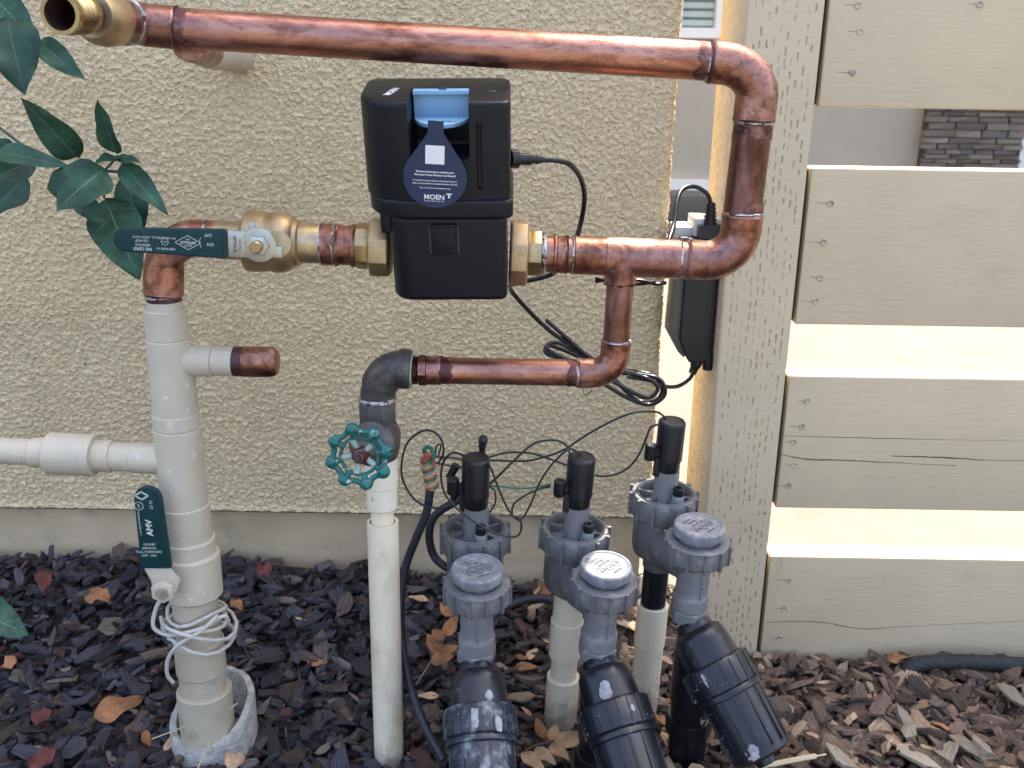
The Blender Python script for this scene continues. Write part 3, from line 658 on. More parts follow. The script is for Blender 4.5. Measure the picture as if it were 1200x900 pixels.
# ------------------------------------------------------------------ copper pipework
YP = .95
cop = empty('copper_pipework', P(728, 310, YP), 'reddish copper pipe loop with soldered elbows and a tee across the wall', 'pipe')
def rpx(n, p): return S(n, p) / 2
def ring(p, d, r, wd, mat=SOLD, parent=cop, wob=.13, name='solder_joint'):
    d = Vector(d).normalized(); Mx, _ = axm(p - d * wd / 2, p + d * wd / 2)
    return MB().lathe([(r * .98, 0), (r * 1.015, wd * .3), (r * 1.015, wd * .7), (r * .98, wd)], Mx, 40, wob=wob).build(name, mat, parent)
def cup(a, b, r, parent=cop, mat=COPF, name='fitting_cup', bead=.0012):
    Mx, Ln = axm(a, b)
    return MB().lathe([(r - .0008, 0), (r, .0006), (r, Ln - .004), (r * 1.0 + bead * .4, Ln - .002), (r - .0006, Ln)], Mx, 40).build(name, mat, parent)
# top run
Pa = P(205, 33, .915); Pb = P(845, 73, .945)
rt = rpx(48.5, Pa)
rtp = rt * .94
d = (Pb - Pa).normalized()
pipe_a = Pa; pipe_b = P(832, 72, .944)
cyl(pipe_a, pipe_b, rtp, 48).build('pipe', COP, cop)
# left fittings: cup then turn toward the camera ending in a threaded hose outlet
e0 = P(207, 33, .915); e1 = P(175, 29, .912)
cup(P(168, 29, .912), e0, rt).build if False else cup(P(168, 29, .912), e0, rt)
ring(P(208, 33, .9152), d, rt * .985, .0028, BURN)
elb = arc(P(170, 29, .912), P(150, 25, .905), P(133, 24, .875), 10)
MB().tube(elb, rt * .99, 36).build('elbow', COPF, cop)
bc = MB(); cA = P(133, 24, .875); cB = P(100, 17, .825); Mx, Ln = axm(cA, cB)
cup(P(141, 25, .885), cA + (cB - cA) * .04, rt * 1.06)
spo = MB().lathe([(rt * .9, 0), (rt * 1.16, .004), (rt * 1.22, .012), (rt * 1.2, .026), (rt * 1.0, .036), (rt * .93, .040)], Mx, 44).build('hose_outlet', BRASS, cop)
cC = P(97, 16.5, .82); cD = P(70, 16, .785); Mx, Ln = axm(cC, cD); th = [(rt * .80, -.004)]
for i in range(5): th += [(rt * .86, Ln * (.1 + i * .16)), (rt * .80, Ln * (.18 + i * .16))]
ro = rt * .84; th += [(ro, Ln * .9), (ro, Ln), (ro * .80, Ln), (ro * .74, Ln - .003)]
MB().lathe(th, Mx, 44, cap=False).build('thread', BRASSP, spo)
MB().lathe([(ro * .745, Ln - .002), (ro * .72, Ln - .007), (ro * .70, -.03), (.0005, -.031)], Mx, 40, cap=False).build('bore', generic('bore_shade', (.07, .035, .035), .55, .5, .3, 60, bst=.2), spo)  # shade deep inside the outlet painted as a dark colour
ring(P(148, 26, .893), cA - P(148, 26, .893), rt * 1.04, .003, SOLD)
# stub back to the wall
s0 = P(222, 50, .93); s1 = P(243, 60, 1.08); s2 = P(282, 68, WALL_Y + .01)
cyl(s0, s1, .0165).build('stub', COPF, cop); cyl(s1, s2, .0175).build('sleeve', PVCO, cop)
# right top elbow
va = P(887, 118, .945); cyl_r = rpx(49.5, va)
cup(P(847, 73.5, .945), P(831, 72, .944), cyl_r * 1.0); ring(P(830, 72, .944), d, rtp * 1.06, .003, BURN, wob=.12); ring(P(827, 72, .944), d, rtp * 1.0, .003, SOLD, wob=.1)
MB().tube(arc(P(845, 73.4, .945), P(890, 76, .945), P(887, 116, .945), 16), cyl_r * .985, 40).build('elbow', COPF, cop)
cup(P(887, 112, .945), P(883, 143, .945), cyl_r)
vtop, vbot = P(884, 136, .945), P(868, 262, .945)
cyl(vtop, vbot, cyl_r * .925, 44).build('pipe', COPV, cop)
ring(P(883, 144, .945), vbot - vtop, cyl_r * .985, .0028, SOLD, wob=.1)
ring(P(870.5, 250, .945), vbot - vtop, cyl_r * .99, .0024, SOLD, wob=.1)
cup(P(868, 273, .945), P(870.5, 251, .945), cyl_r)
MB().tube(arc(P(868, 271, .945), P(864, 306, .945), P(826, 305, .945), 16), cyl_r * .985, 40).build('elbow', COPF, cop)
rr = rpx(44.5, P(760, 302, YP)); 
cup(P(829, 305, .945), P(806, 303.5, .947), rr * 1.03); 
run = lambda x, Y=YP: P(x, 283 + (x - 300) * .0425, Y)
dr = (run(800) - run(400)).normalized()
ring(run(805), dr, rr * 1.0, .0022, SOLD); ring(run(796), dr, rr * 1.02, .0022, SOLD)
cyl(run(770), run(812), rr * .95).build('pipe', COPF, cop)
tee = MB(); Mx, Ln = axm(run(708), run(796)); tee.lathe([(rr * .98, 0), (rr * 1.03, .001), (rr * 1.03, Ln - .001), (rr * .98, Ln)], Mx, 44)
tb = P(727, 331, YP); Mx, Ln = axm(run(727), tb); tee.lathe([(rr * 1.1, 0), (rr * .98, Ln * .55), (rr * .86, Ln * .75), (rr * .84, Ln)], Mx, 40); tee.build('tee', COPF, cop)
cup(run(712), run(671), rr * 1.0); ring(run(671), dr, rr * 1.0, .0024, SOLD, wob=.1); ring(run(664), dr, rr * .99, .0024, BURN)
cyl(run(655), run(675), rr * .95).build('pipe', COPF, cop)
cup(run(652), run(664), rr * .98); ring(run(650), dr, rr * 1.05, .003, COPF, wob=0, name='collar'); cyl(run(638), run(652), rr * .96).build('adapter', COPF, cop)
# branch down and left
rb = rpx(33, P(728, 360, YP)); q0 = P(727, 328, YP); q1 = P(722, 401, YP)
cyl(q0, q1, rb * .95).build('pipe', COPV, cop); ring(P(726, 333, YP), q1 - q0, rb * 1.1, .0018, COPF, name='bead')
cup(P(721, 415, YP), P(722.5, 398, YP), rb * 1.08); ring(P(722.4, 399, YP), q1 - q0, rb * 1.08, .0024, SOLD, wob=.1)
MB().tube(arc(P(721.5, 412, YP), P(720, 438, YP), P(692, 437.5, YP), 14), rb * 1.06, 36).build('elbow', COPF, cop)
cup(P(695, 437.5, YP), P(676, 437, YP), rb * 1.08); ring(P(677, 437, YP), dr, rb * 1.08, .0024, SOLD, wob=.1)
cyl(P(682, 437, YP), P(512, 434, YP), rb * .97).build('pipe', COP, cop)
cup(P(500, 434, YP), P(517, 434, YP), rb * 1.05); ring(P(517, 434, YP), dr, rb * 1.03, .0028, BURN, wob=.15)
Mx, Ln = axm(P(491, 434, YP), P(500, 434, YP)); MB().lathe([(rb * 1.18, 0), (rb * 1.18, Ln)], Mx, 8).build('hex_collar', COPF, cop, bevel=.0005)
th = []; Mx, Ln = axm(P(478, 433.6, YP), P(491, 434, YP))
for i in range(5): th += [(rb * 1.08, Ln * i / 5), (rb * .98, Ln * (i + .5) / 5)]
MB().lathe(th, Mx, 36).build('thread', COPF, cop)
# left elbow of the run, then down on to the riser
YL = .955
rl = rpx(45, P(191, 330, YL))
MB().tube(arc(P(236, 279.5, YL), P(193, 276, YL), P(192, 312, YL), 14), rl * .96, 36).build('elbow', COPF, cop)
cup(P(231, 279, YL), P(258, 281, YL), rl * .96); ring(P(243, 280, YL), dr, rl * .97, .003, SOLD, wob=.1)
cup(P(192, 308, YL), P(191.6, 345, YL), rl * 1.02); ring(P(191.6, 346, YL), Vector((0, 0, -1)), rl * .98, .0016, SOLD)
HEAT = generic('heat_stained_copper', (.13, .06, .055), .42, .9, .5, 50, (.30, .15, .12), 70, (.5, .62), bs=300, bst=.3)
def stain(a, b, r_, seed):
    Mx, Ln = axm(a, b); m_ = MB(); n = 40; vs = []; fs = []
    for i in range(n):
        an = 2 * math.pi * i / n; e0 = Ln * (.08 + .25 * mnoise.noise(Vector((math.cos(an) * 2, math.sin(an) * 2, seed)))); e1 = Ln * (.75 + .45 * mnoise.noise(Vector((math.cos(an) * 2.2, math.sin(an) * 2.2, seed + 9))))
        vs += [(math.cos(an) * r_, math.sin(an) * r_, e0), (math.cos(an) * r_, math.sin(an) * r_, e1)]
    for i in range(n): j = (i + 1) % n; fs.append((2 * i, 2 * j, 2 * j + 1, 2 * i + 1))
    m_.add(vs, fs, Mx); m_.build('heat_stain', HEAT, cop)
stain(pipe_b, P(806, 70.5, .943), rtp * 1.012, 1.3); stain(P(208, 33, .915), P(226, 34.5, .9155), rtp * 1.015, 4.1)
stain(P(883.5, 144, .945), P(880, 166, .945), cyl_r * .94, 2.2); stain(P(871, 250, .945), P(873.5, 232, .945), cyl_r * .94, 6.6)
stain(P(517, 434, YP), P(532, 434.4, YP), rb * .995, 3.3); stain(P(676, 437, YP), P(660, 436.6, YP), rb * .995, 7.1)
# copper right of the ball valve
cup(run(378), run(398), rr * 1.10); ring(run(378), dr, rr * 1.08, .0024, SOLD); ring(run(393), dr, rr * 1.1, .003, SOLD, wob=.08)
cyl(run(390), run(421), rr * 1.04).build('adapter', COPF, cop); ring(run(415), dr, rr * 1.13, .0045, COPF, wob=0, name='collar')

# ------------------------------------------------------------------ ball valve on the run
bv = empty('ball_valve', run(317), 'brass ball valve with a long green lever handle left of the black meter', 'valve')
rv = rpx(72, run(317)); c0 = P(285, 283, YP); c1 = P(352, 284, YP)
Mx, Ln = axm(P(254, 281, YP), P(378, 286, YP)); g = Ln / 124
prof = [(22, 0), (22.5, 2), (22.5, 28), (24, 31), (32, 34), (35.5, 37), (36, 44), (35, 58), (34, 64), (35.5, 67), (35.5, 78), (33, 86), (30, 90), (27.5, 92), (27, 97), (23.5, 99), (23, 122), (22, 124)]
body = MB().lathe([(r * g, z * g) for r, z in prof], Mx, 40).build('body', BRASS, bv)
Mx2, L2 = axm(run(325), P(326, 286, YP - .035)); MB().lathe([(.012, 0), (.012, L2)], Mx2, 24).build('stem_boss', BRASS, bv)
hy = YP - .052; hc = P(304, 287, hy)
hf = frame(P(304, 287, hy), P(304, 287, hy) - P(150, 280.5, hy), (0, 0, 1))  # x along the handle toward the valve, z to camera
def hx(px): return (px - 304) * S(1, hc)
plate = MB(); plate.lathe([(.0165, -.0015), (.0168, 0), (.0165, .0012)], hf @ Matrix.Scale(.96, 4), 28); plate.box((hx(322), -.006, -.0005), (.014, .010, .003), hf); plate.box((hx(279), 0, -.0003), (hx(304) - hx(264), .024, .0024), hf); plate.box((hx(296), .014, -.0004), (.007, .013, .0025), hf)
pl = plate.build('lever_plate', ZINC, bv, bevel=.0004)
MB().lathe([(.0098, 0), (.0098, .0060)], hf @ Matrix.Translation((0, 0, .0012)), 6).build('nut', ZINC, bv, bevel=.0007)
MB().lathe([(.0056, 0), (.0056, .0125), (.0048, .0135)], hf @ Matrix.Translation((0, 0, .0012)), 24).build('stem', BRASSP, bv)
def outline(pts_top, pts_bot): return pts_top + pts_bot[::-1]
def sleeve(hf, x0, x1, w0, w1, th, parent, mat, name='handle'):
    n = 12; poly = []
    for i in range(n + 1):
        a = math.pi / 2 + math.pi * i / n; poly.append((x0 + w0 / 2 + w0 / 2 * math.cos(a), w0 / 2 * math.sin(a)))
    poly += [(x1 - .004, -w1 / 2), (x1, -w1 / 2 * .96), (x1, w1 / 2 * .96), (x1 - .004, w1 / 2)]
    return MB().prism(poly, th, hf @ Matrix.Translation((0, 0, -th / 2))).build(name, mat, parent, bevel=.0018, seg=4)
hd = sleeve(hf, hx(134), hx(267), S(28, hc), S(34, hc), .0075, bv, GREENV)
MB().box((hx(262), 0, .0), (.0012, S(33, hc), .0088), hf).build('rib', GREENV, hd, bevel=.0005)
lab_ = MB().box((hx(278), 0, .0012), (S(19, hc), S(27, hc), .0012), hf).build('sticker', ZINC, bv, bevel=.0003)
hT = hf @ Matrix.Translation((0, 0, .0041)) @ Matrix.Rotation(math.pi, 4, 'Z')      # lettering runs upside down
def ht(s, px, py, size, rot=0, **k):
    dz = (283.5 + (px - 215) * .045 - py) * S(1, hc)
    text(s, size, hf @ Matrix.Translation((hx(px), dz, .0038)) @ Matrix.Rotation(math.pi + rot, 4, 'Z'), CREAMP, hd, **k)
ht('OFF', 246, 275, .0042); ht('ON', 248, 286, .0042); ht('NO LEAD', 168.5, 291, .0040, bold=.00008); ht('600WOG', 169, 286.2, .0034); ht('150 WSP', 168.5, 281.2, .0033); ht('LISTED VALVE', 168, 277, .0026)
ht('FPT IMPORTED CL', 194, 278, .0027); ht('NSF/ANSI 61', 195.5, 291, .0032)
def loop(pts, wd, Mx_, mat, parent, th=.0003, closed=True):
    m_ = MB(); n = len(pts)
    for i in range(n if closed else n - 1):
        a = Vector((*pts[i], 0)); b_ = Vector((*pts[(i + 1) % n], 0)); dd = (b_ - a); 
        if dd.length < 1e-7: continue
        nn = Vector((-dd.y, dd.x, 0)).normalized() * wd / 2; e = dd.normalized() * wd * .3
        m_.add([a - e + nn, a - e - nn, b_ + e - nn, b_ + e + nn, (a - e + nn) + Vector((0, 0, th)), (a - e - nn) + Vector((0, 0, th)), (b_ + e - nn) + Vector((0, 0, th)), (b_ + e + nn) + Vector((0, 0, th))], [(4, 5, 6, 7), (0, 1, 5, 4), (1, 2, 6, 5), (2, 3, 7, 6), (3, 0, 4, 7)], Mx_)
    return m_.build('emblem', mat, parent, smooth=False)
dm = hf @ Matrix.Translation((hx(222), (284 - 289.5) * 0, .0038)); loop([(-.0118, 0), (0, .0066), (.0118, 0), (0, -.0066)], .0005, dm, CREAMP, hd)
loop([(.0032 * math.cos(a), .0032 * math.sin(a)) for a in np.linspace(0, 6.283, 16)[:-1]], .0004, hf @ Matrix.Translation((hx(195), 0, .0038)), CREAMP, hd)
text('UPC', .0024, hf @ Matrix.Translation((hx(195), 0, .0038)) @ Matrix.Rotation(math.pi, 4, 'Z'), CREAMP, hd)
text('APOLLO', .0038, hf @ Matrix.Translation((hx(222), 0, .0038)) @ Matrix.Rotation(math.pi, 4, 'Z'), CREAMP, hd, bold=.0001)
text('USA', .0024, hf @ Matrix.Translation((hx(222), .0031, .0038)) @ Matrix.Rotation(math.pi, 4, 'Z'), CREAMP, hd); text('VALVES', .0022, hf @ Matrix.Translation((hx(222), -.003, .0038)) @ Matrix.Rotation(math.pi, 4, 'Z'), CREAMP, hd)
loop([(-.0035 - .0035 * math.cos(a) + .0035, .007 * math.sin(a) * .8) for a in np.linspace(-.9, .9, 9)], .0005, hf @ Matrix.Translation((hx(240), .0005, .0038)), CREAMP, hd, closed=False)
text('APOLLO', .0040, hf @ Matrix.Translation((hx(276), 0, .0020)) @ Matrix.Rotation(-math.pi / 2, 4, 'Z'), DARKP, lab_, bold=.0001); text('VALVES', .0030, hf @ Matrix.Translation((hx(282), 0, .0020)) @ Matrix.Rotation(-math.pi / 2, 4, 'Z'), DARKP, lab_)

# ------------------------------------------------------------------ water meter
dc = P(533, 297, YP)
TILT = R(12)
dm_ = Matrix.Translation(dc) @ Matrix.Rotation(R(-1.2), 4, 'Y') @ Matrix.Rotation(TILT, 4, 'X')
dev = empty('water_monitor', dc, 'black smart water shutoff box on the copper run with a round navy tag', 'water meter', matrix=dm_)
def rrect(x0, x1, y0, y1, rfl, rfr, rbk, n=10):
    """footprint, front-left/right and back corner radii (front = -y)"""
    out = []
    for cx, cy, r_, a0 in ((x0 + rfl, y0 + rfl, rfl, math.pi), (x1 - rfr, y0 + rfr, rfr, 1.5 * math.pi), (x1 - rbk, y1 - rbk, rbk, 0), (x0 + rbk, y1 - rbk, rbk, .5 * math.pi)):
        for i in range(n + 1): a = a0 + math.pi / 2 * i / n; out.append((cx + r_ * math.cos(a), cy + r_ * math.sin(a)))
    return out
def boolean(o, cut):
    md = o.modifiers.new('b', 'BOOLEAN'); md.object = cut; md.operation = 'DIFFERENCE'; md.solver = 'EXACT'
    dg = bpy.context.evaluated_depsgraph_get(); me = bpy.data.meshes.new_from_object(o.evaluated_get(dg)); o.modifiers.clear(); o.data = me; bpy.data.objects.remove(cut)
    return o
up = MB().prism(rrect(-.0765, .0555, -.056, .036, .040, .008, .012), .090, Matrix.Translation((0, 0, .070))).build('upper_housing', DEVM, dev, bevel=.0045, seg=4)
def cutter(m_, bevel=.004): o = m_.build('cut', DEVM, dev, bevel=bevel, seg=3); return o
boolean(up, cutter(MB().box((-.006, -.05, .151), (.052, .09, .082), ), .005))
boolean(up, cutter(MB().box((.0285, -.057, .113), (.0048, .012, .060)), .0015))
boolean(up, cutter(MB().prism([(-.061, .072), (-.0545, .072), (-.0555, .149), (-.0625, .149)], .03, Matrix(((1, 0, 0, 0), (0, 0, -1, -.030), (0, 1, 0, 0.004), (0, 0, 0, 1)))), 0) if False else cutter(MB().box((.0, .0, .2), (.001, .001, .001)), 0))
for p_ in up.data.polygons: p_.use_smooth = True
up.data.set_sharp_from_angle(angle=R(30))
MB().prism(rrect(-.0745, .0575, -.0585, .038, .041, .008, .012), .017, Matrix.Translation((0, 0, .0565))).build('skirt', DEVM, dev, bevel=.003, seg=3)
lo = MB().prism(rrect(-.0560, .0515, -.0535, .034, .020, .008, .012), .0835, Matrix.Translation((0, 0, -.0265))).build('lower_housing', DEVM, dev, bevel=.006, seg=4)
MB().box((-.060, -.0235, .048), (.010, .03, .025)).build('side_rib', DEVM, dev, bevel=.003)
fl = frame((-.0055, -.0535, .036), (1, 0, 0), (0, 0, 1))
lt = MB(); lt.box((0, 0, 0), (.0215, .030, .004), fl); lt = lt.build('latch', DEVM, dev, bevel=.0012); MB().box((0, .0135, .003), (.024, .003, .003), fl).build('latch_lip', DEVM, lt, bevel=.0008)
for sx in (-1, 1): MB().box((sx * .0128, 0, .0003), (.0018, .027, .0008), fl).build('slot', GAP, lt)
# thin moulded line on the rounded left
MB().tube(smoothpath([(-.0695, -.0335, .150), (-.0695, -.0335, .11), (-.066, -.0395, .080)]), .0005, 6).build('mould_line', DEVM, up)
# light blue lock tab and navy tag
tabp = MB(); tabp.box((-.0055, -.0145, .148), (.0495, .003, .026))
lip = []
for i in range(17): a = math.pi + math.pi * i / 16; lip.append((-.0055 + .0247 * math.cos(a), -.016 + .030 * math.sin(a)))
tabp.prism(lip, .0035, Matrix.Translation((0, 0, .1345))); tabp.box((-.0055, -.017, .1595), (.0495, .008, .004))
tab = tabp.build('lock_tab', TAGB, dev, bevel=.0008); MB().box((-.004, -.0172, .1622), (.007, .004, .0012)).build('tab_hole', DARKP, tab)
lf = frame((-.0055, -.034, .1381), (1, 0, 0), (0, 1, 0)); loop([(.010 + .0085 * math.cos(a) - .004, .0025 * math.sin(a)) for a in np.linspace(3.3, 6.1, 8)], .0005, lf, DARKP, tab, closed=False); text('TURN', .0030, lf @ Matrix.Translation((.005, .0012, 0)), DARKP, tab)
loop([(-.009 + .0022 * math.cos(a), -.0005 + .0022 * math.sin(a)) for a in np.linspace(0, 6.28, 10)[:-1]], .0005, lf, DARKP, tab); loop([(-.011, -.0028), (-.0062, .0028)], .0006, lf, DARKP, tab, closed=False)
tg = frame((-.0105, -.0605, .0960), (1, 0, -.06), (.06, -.03, 1)); rad = .0278; poly = []
for i in range(33): a = R(140) + R(260) * i / 32; poly.append((rad * math.cos(a), rad * math.sin(a)))
poly += [(.0100, .0345), (.0068, .0395), (.0066, .0500), (-.0066, .0500), (-.0068, .0395), (-.0100, .0345)]
tgo = MB().prism(poly, .0006, tg).build('hang_tag', TAGM, dev)
tz = tg @ Matrix.Translation((0, 0, .00075))
def tt(s, x, y, size, **k): text(s, size, tz @ Matrix.Translation((x, y, 0)), WHITE, tgo, extrude=.00005, **k)
MB().box((-.0004, .0205, 0), (.0165, .0165, .0002), tz).build('blank_square', WHITE, tgo)
tt('Download the app to activate your', 0, .0052, .00235, bold=.00006); tt('Flo Smart Water Monitor and Shutoff', 0, .0022, .00235, bold=.00006)
tt('If connected to power without activating through the', 0, -.0028, .0018, bold=.00003); tt('App, you may experience unexpected water shut-offs.', 0, -.0055, .0018, bold=.00003); tt('Tag to be removed by homeowner only', 0, -.0095, .0017, bold=.00002)
tt('MOEN', -.0005, -.0180, .0064, bold=.0001); tt('WATER. DESIGN FOR LIFE.', -.0005, -.0216, .0015)
loop([(-.0022, .0018), (-.001, .001), (0, .002), (.001, .001), (.0022, .0018)], .0009, tz @ Matrix.Translation((.0125, -.0158, 0)), WHITE, tgo, closed=False); loop([(0, .0008), (0, -.0018)], .0016, tz @ Matrix.Translation((.0125, -.0158, 0)), WHITE, tgo, closed=False)
text('MOEN', .0092, frame((-.0485, -.018, .1602), (.25, 1, 0), (-1, .25, 0)) , WHITE, up, bold=.0001)
loop([(-.0022, -.0012), (-.0022, .0022), (.0022, .0022), (.0022, -.0012)], .0006, frame((.040, -.02, .1602), (1, 0, 0), (0, 1, 0)), GREYV, up)
# plug of the cord on the right side
# nuts either side (brass union nuts), aligned with the run
nutp = empty('union_nut', run(608), 'large brass union nut on the right side of the black meter', 'nut', 'brass union nuts of the meter')
def nut(parent, x0, x1, d1, x2, d2, flip=1):
    Mx, Ln = axm(run(x0), run(x1)); r1 = rpx(d1, run(x0)) * 1.04; MB().lathe([(r1 * .93, 0), (r1, Ln * .1), (r1, Ln * .9), (r1 * .93, Ln)], Mx, 8, phase=.39).build('nut', BRASS, parent, bevel=.0012)
    Mx, Ln = axm(run(x1), run(x2)); r2 = rpx(d2, run(x1)) * 1.04; MB().lathe([(r2, 0), (r2, Ln)], Mx, 8, phase=.2).build('hex_tail', BRASSP, parent, bevel=.001)
nut(nutp, 597, 619, 76, 634, 54); ring(run(637), dr, rr * 1.12, .0045, SOLD, nutp, wob=.05, name='sealant')
nutq = empty('union_nut', run(446), 'brass union nut on the left side of the black meter, beside the green valve', 'nut', 'brass union nuts of the meter')
nut(nutq, 459, 434, 68, 419, 52)

# ------------------------------------------------------------------ cords and transformer
pc = empty('meter_cord', P(615, 186, .94), 'black low-voltage cord plugged into the right side of the meter and coiled on the wall', 'cord')
Mx, Ln = axm(P(597, 186, .92), P(637, 187, .935)); s_ = Ln / 40
MB().lathe([(k * s_, z * s_) for k, z in ((10, 0), (10, 9), (6, 9.5), (6, 12), (6.3, 14), (6.3, 24), (5, 25), (5, 27), (4.4, 28), (4.4, 30), (5, 31), (5, 33), (4.2, 34), (4.4, 36), (3, 40))], Mx, 24).build('plug', BLKP, pc)
cr_ = .0026
MB().tube(smoothpath([P(634, 187, .934), P(652, 188, .94), P(668, 193, .95), P(680, 208, .97), P(685, 230, .99), P(682, 255, 1.0), P(676, 278, 1.0), P(668, 300, 1.0), P(645, 322, 1.02), P(604, 332, 1.05), P(598, 338, 1.08), P(612, 356, 1.10), P(640, 384, 1.12), P(665, 402, 1.13), P(700, 424, 1.14)]), cr_, 10).build('cord', CORD, pc)
coils = [[(640, 375, 1.12), (680, 410, 1.13), (715, 440, 1.13), (745, 468, 1.13), (768, 470, 1.12), (776, 455, 1.12), (765, 440, 1.12), (735, 434, 1.13), (700, 428, 1.15), (665, 412, 1.16), (643, 405, 1.15), (640, 414, 1.14), (660, 422, 1.14), (700, 445, 1.12), (735, 466, 1.11), (762, 474, 1.11), (779, 462, 1.11), (772, 444, 1.11), (740, 437, 1.12), (700, 426, 1.13), (655, 402, 1.14), (641, 409, 1.13), (672, 425, 1.12), (700, 436, 1.10), (738, 458, 1.10), (760, 466, 1.10), (771, 455, 1.10), (758, 443, 1.10), (725, 436, 1.12)],
         [(735, 441, 1.11), (762, 446, 1.11), (775, 452, 1.12), (793, 453, 1.15), (808, 444, 1.18), (815, 430, 1.2)]]
for c_ in coils: MB().tube(smoothpath([P(*q) for q in c_]), cr_ * .95, 10).build('coil', CORD, pc)
MB().tube(smoothpath([P(680, 420, 1.1), P(683, 455, 1.1), P(686, 462, 1.1), P(694, 458, 1.1)]), .0006, 6).build('tie', CORD, pc)
tie2 = MB(); tie2.tube(smoothpath([P(698, 330, .985), P(712, 328, .98), P(745, 328, .97), P(770, 333, .97), P(781, 331, .97)]), .0018, 8); tie2.tube(smoothpath([P(698, 326, .985), P(722, 332, .975), P(750, 333, .97), P(768, 330, .97)]), .0016, 8)
tag(tie2.build('cable_tie', CORD), 'short black cable tie around the branch just under the copper tee', 'cable tie')
tr = empty('power_adapter', P(820, 350, 1.2), 'black power adapter box mounted on the left side of the fence post', 'power adapter')
ax0, ax1 = P(803, 350, 1.2).x, P(838, 350, 1.2).x; az1, az0 = P(820, 283, 1.2).z, P(820, 424, 1.2).z
az1 += .004
prof2 = [(ax0 - .002, az1), (ax0 - .004, az0 + .03), (ax0 + .006, az0 + .006), (ax0 + .01, az0), (PX0 - .003, az0), (PX0 - .003, az1)]
Mf = Matrix(((1, 0, 0, 0), (0, 0, 1, 1.195), (0, 1, 0, 0), (0, 0, 0, 1)))
MB().prism(prof2, .075, Mf).build('body', BLKP, tr, bevel=.002, seg=3)
lp_ = MB().prism([(ax0 - .010, az1), (ax0 - .014, az0 + .030), (ax0 - .004, az0 + .012), (ax0 + .004, az0 + .004), (ax0 + .006, az0 + .008), (ax0 + .0, az1)], .060, Matrix(((1, 0, 0, 0), (0, 0, 1, 1.203), (0, 1, 0, 0), (0, 0, 0, 1)))).build('lit_side_face', generic('lit_side_grey', (.10, .095, .075), .5, 0, .1, bst=0), tr, bevel=.001)  # left side of the adapter; light falling on it painted as paler grey
MB().box(((ax0 + PX0) / 2 + .004, 1.23, az1 + .012), (PX0 - ax0 - .004, .055, .022)).build('receptacle', BOXG, tr, bevel=.002)
MB().box((ax0 - .004, 1.24, az1 + .004), (.022, .05, .014)).build('receptacle_cover', BOXG, tr, bevel=.002)
MB().lathe([(.006, -.01), (.0065, 0), (.006, .012)], Matrix.Translation((PX0 - .006, 1.2, az0)), 16).build('mount_lug', BLKP, tr)
Mx, Ln = axm(P(817, 423, 1.205), P(811, 438, 1.2)); MB().lathe([(.0075, 0), (.007, Ln * .4), (.0055, Ln * .5), (.005, Ln)], Mx, 16).build('strain_relief', BLKP, tr)
pg = P(832, 268, 1.2); Mx, Ln = axm(pg, P(833, 237, 1.2)); th = []
for i in range(7): th += [(.0085 - i * .0004, Ln * i / 7), (.0085 - i * .0004, Ln * (i + .6) / 7), (.0066 - i * .0003, Ln * (i + .62) / 7), (.0066 - i * .0003, Ln * (i + .98) / 7)]
plg = MB(); plg.lathe(th, Mx, 20); plg.box((pg.x - .001, 1.205, pg.z - .003), (.028, .028, .016)); plg.build('plug', BLKP, tr, bevel=0)
MB().tube(smoothpath([P(833, 240, 1.2), P(829, 228, 1.2), P(815, 219, 1.2), P(800, 222, 1.19), P(793, 238, 1.17), P(790, 262, 1.15), P(783, 285, 1.12), P(775, 310, 1.1)]), .0028, 10).build('cord', CORD, tr)

# ------------------------------------------------------------------ left painted riser
lr = empty('painted_riser', gp(238, 870, 0), 'thick cream-painted plastic riser on the left rising from a rough collar', 'pipe')
def cxl(y): return 192 + (y - 345) * .0935
def Pl(y, dx=0, Y=YL): return P(cxl(y) + dx, y, Y)
def sect(y0, y1, wpx, mat=PVCO, name='pipe', par=lr, dx=0, lip=.001):
    a, b_ = Pl(y0, dx), Pl(y1, dx); r_ = rpx(wpx, a.lerp(b_, .5)); Mx, Ln = axm(a, b_); l = min(lip, Ln * .3)
    return MB().lathe([(r_ - l, 0), (r_, l), (r_, Ln - l), (r_ - l, Ln)], Mx, 44, wob=.012).build(name, mat, par)
sect(343, 364, 40, BURN, 'burnt_stub'); sect(352, 372, 41.5, PVCO, 'pipe')
sect(361, 397, 49, PVCO, 'coupling', lip=.0016); sect(396, 478, 52, PVCO, 'tee', dx=1); sect(470, 580, 51, PVCO, 'pipe', dx=1); sect(483, 500, 54, PVCO, 'coupling', dx=1); sect(500, 592, 54.5, PVCO, 'tee', dx=1)
sect(590, 640, 56, PVCO, 'coupling', dx=2); sect(628, 660, 59, PVCO, 'adapter', dx=3, lip=.003); sect(645, 698, 64, PVCO, 'valve_body', dx=4, lip=.004); sect(690, 760, 52, PVCD, 'pipe', dx=3); sect(748, 786, 57, PVCD, 'coupling', dx=3, lip=.0025)
sect(780, 860, 52, PVCD, 'pipe', dx=3); sect(806, 872, 62, PVCD, 'sleeve', dx=4, lip=.0012)
# right capped branch
bA, bB = P(205, 422, YL), P(250, 423, YL); cyl(bA, bB, rpx(37, bA)).build('branch_socket', PVCO, lr); cyl(bB, P(282, 423.5, YL), rpx(34.5, bA)).build('branch_pipe', PVCO, lr)
cyl(P(274, 423.4, YL), P(289, 424, YL), rpx(35.2, bA), 44).build('burnt_end', BURN, lr)
Mx, Ln = axm(P(286, 424, YL), P(326, 424, YL)); r_ = rpx(36, bA); MB().lathe([(r_ * .96, 0), (r_, .001), (r_, Ln * .75), (r_ * .93, Ln * .9), (r_ * .75, Ln * .98), (r_ * .3, Ln), (.0003, Ln)], Mx, 40).build('copper_cap', COPF, lr)
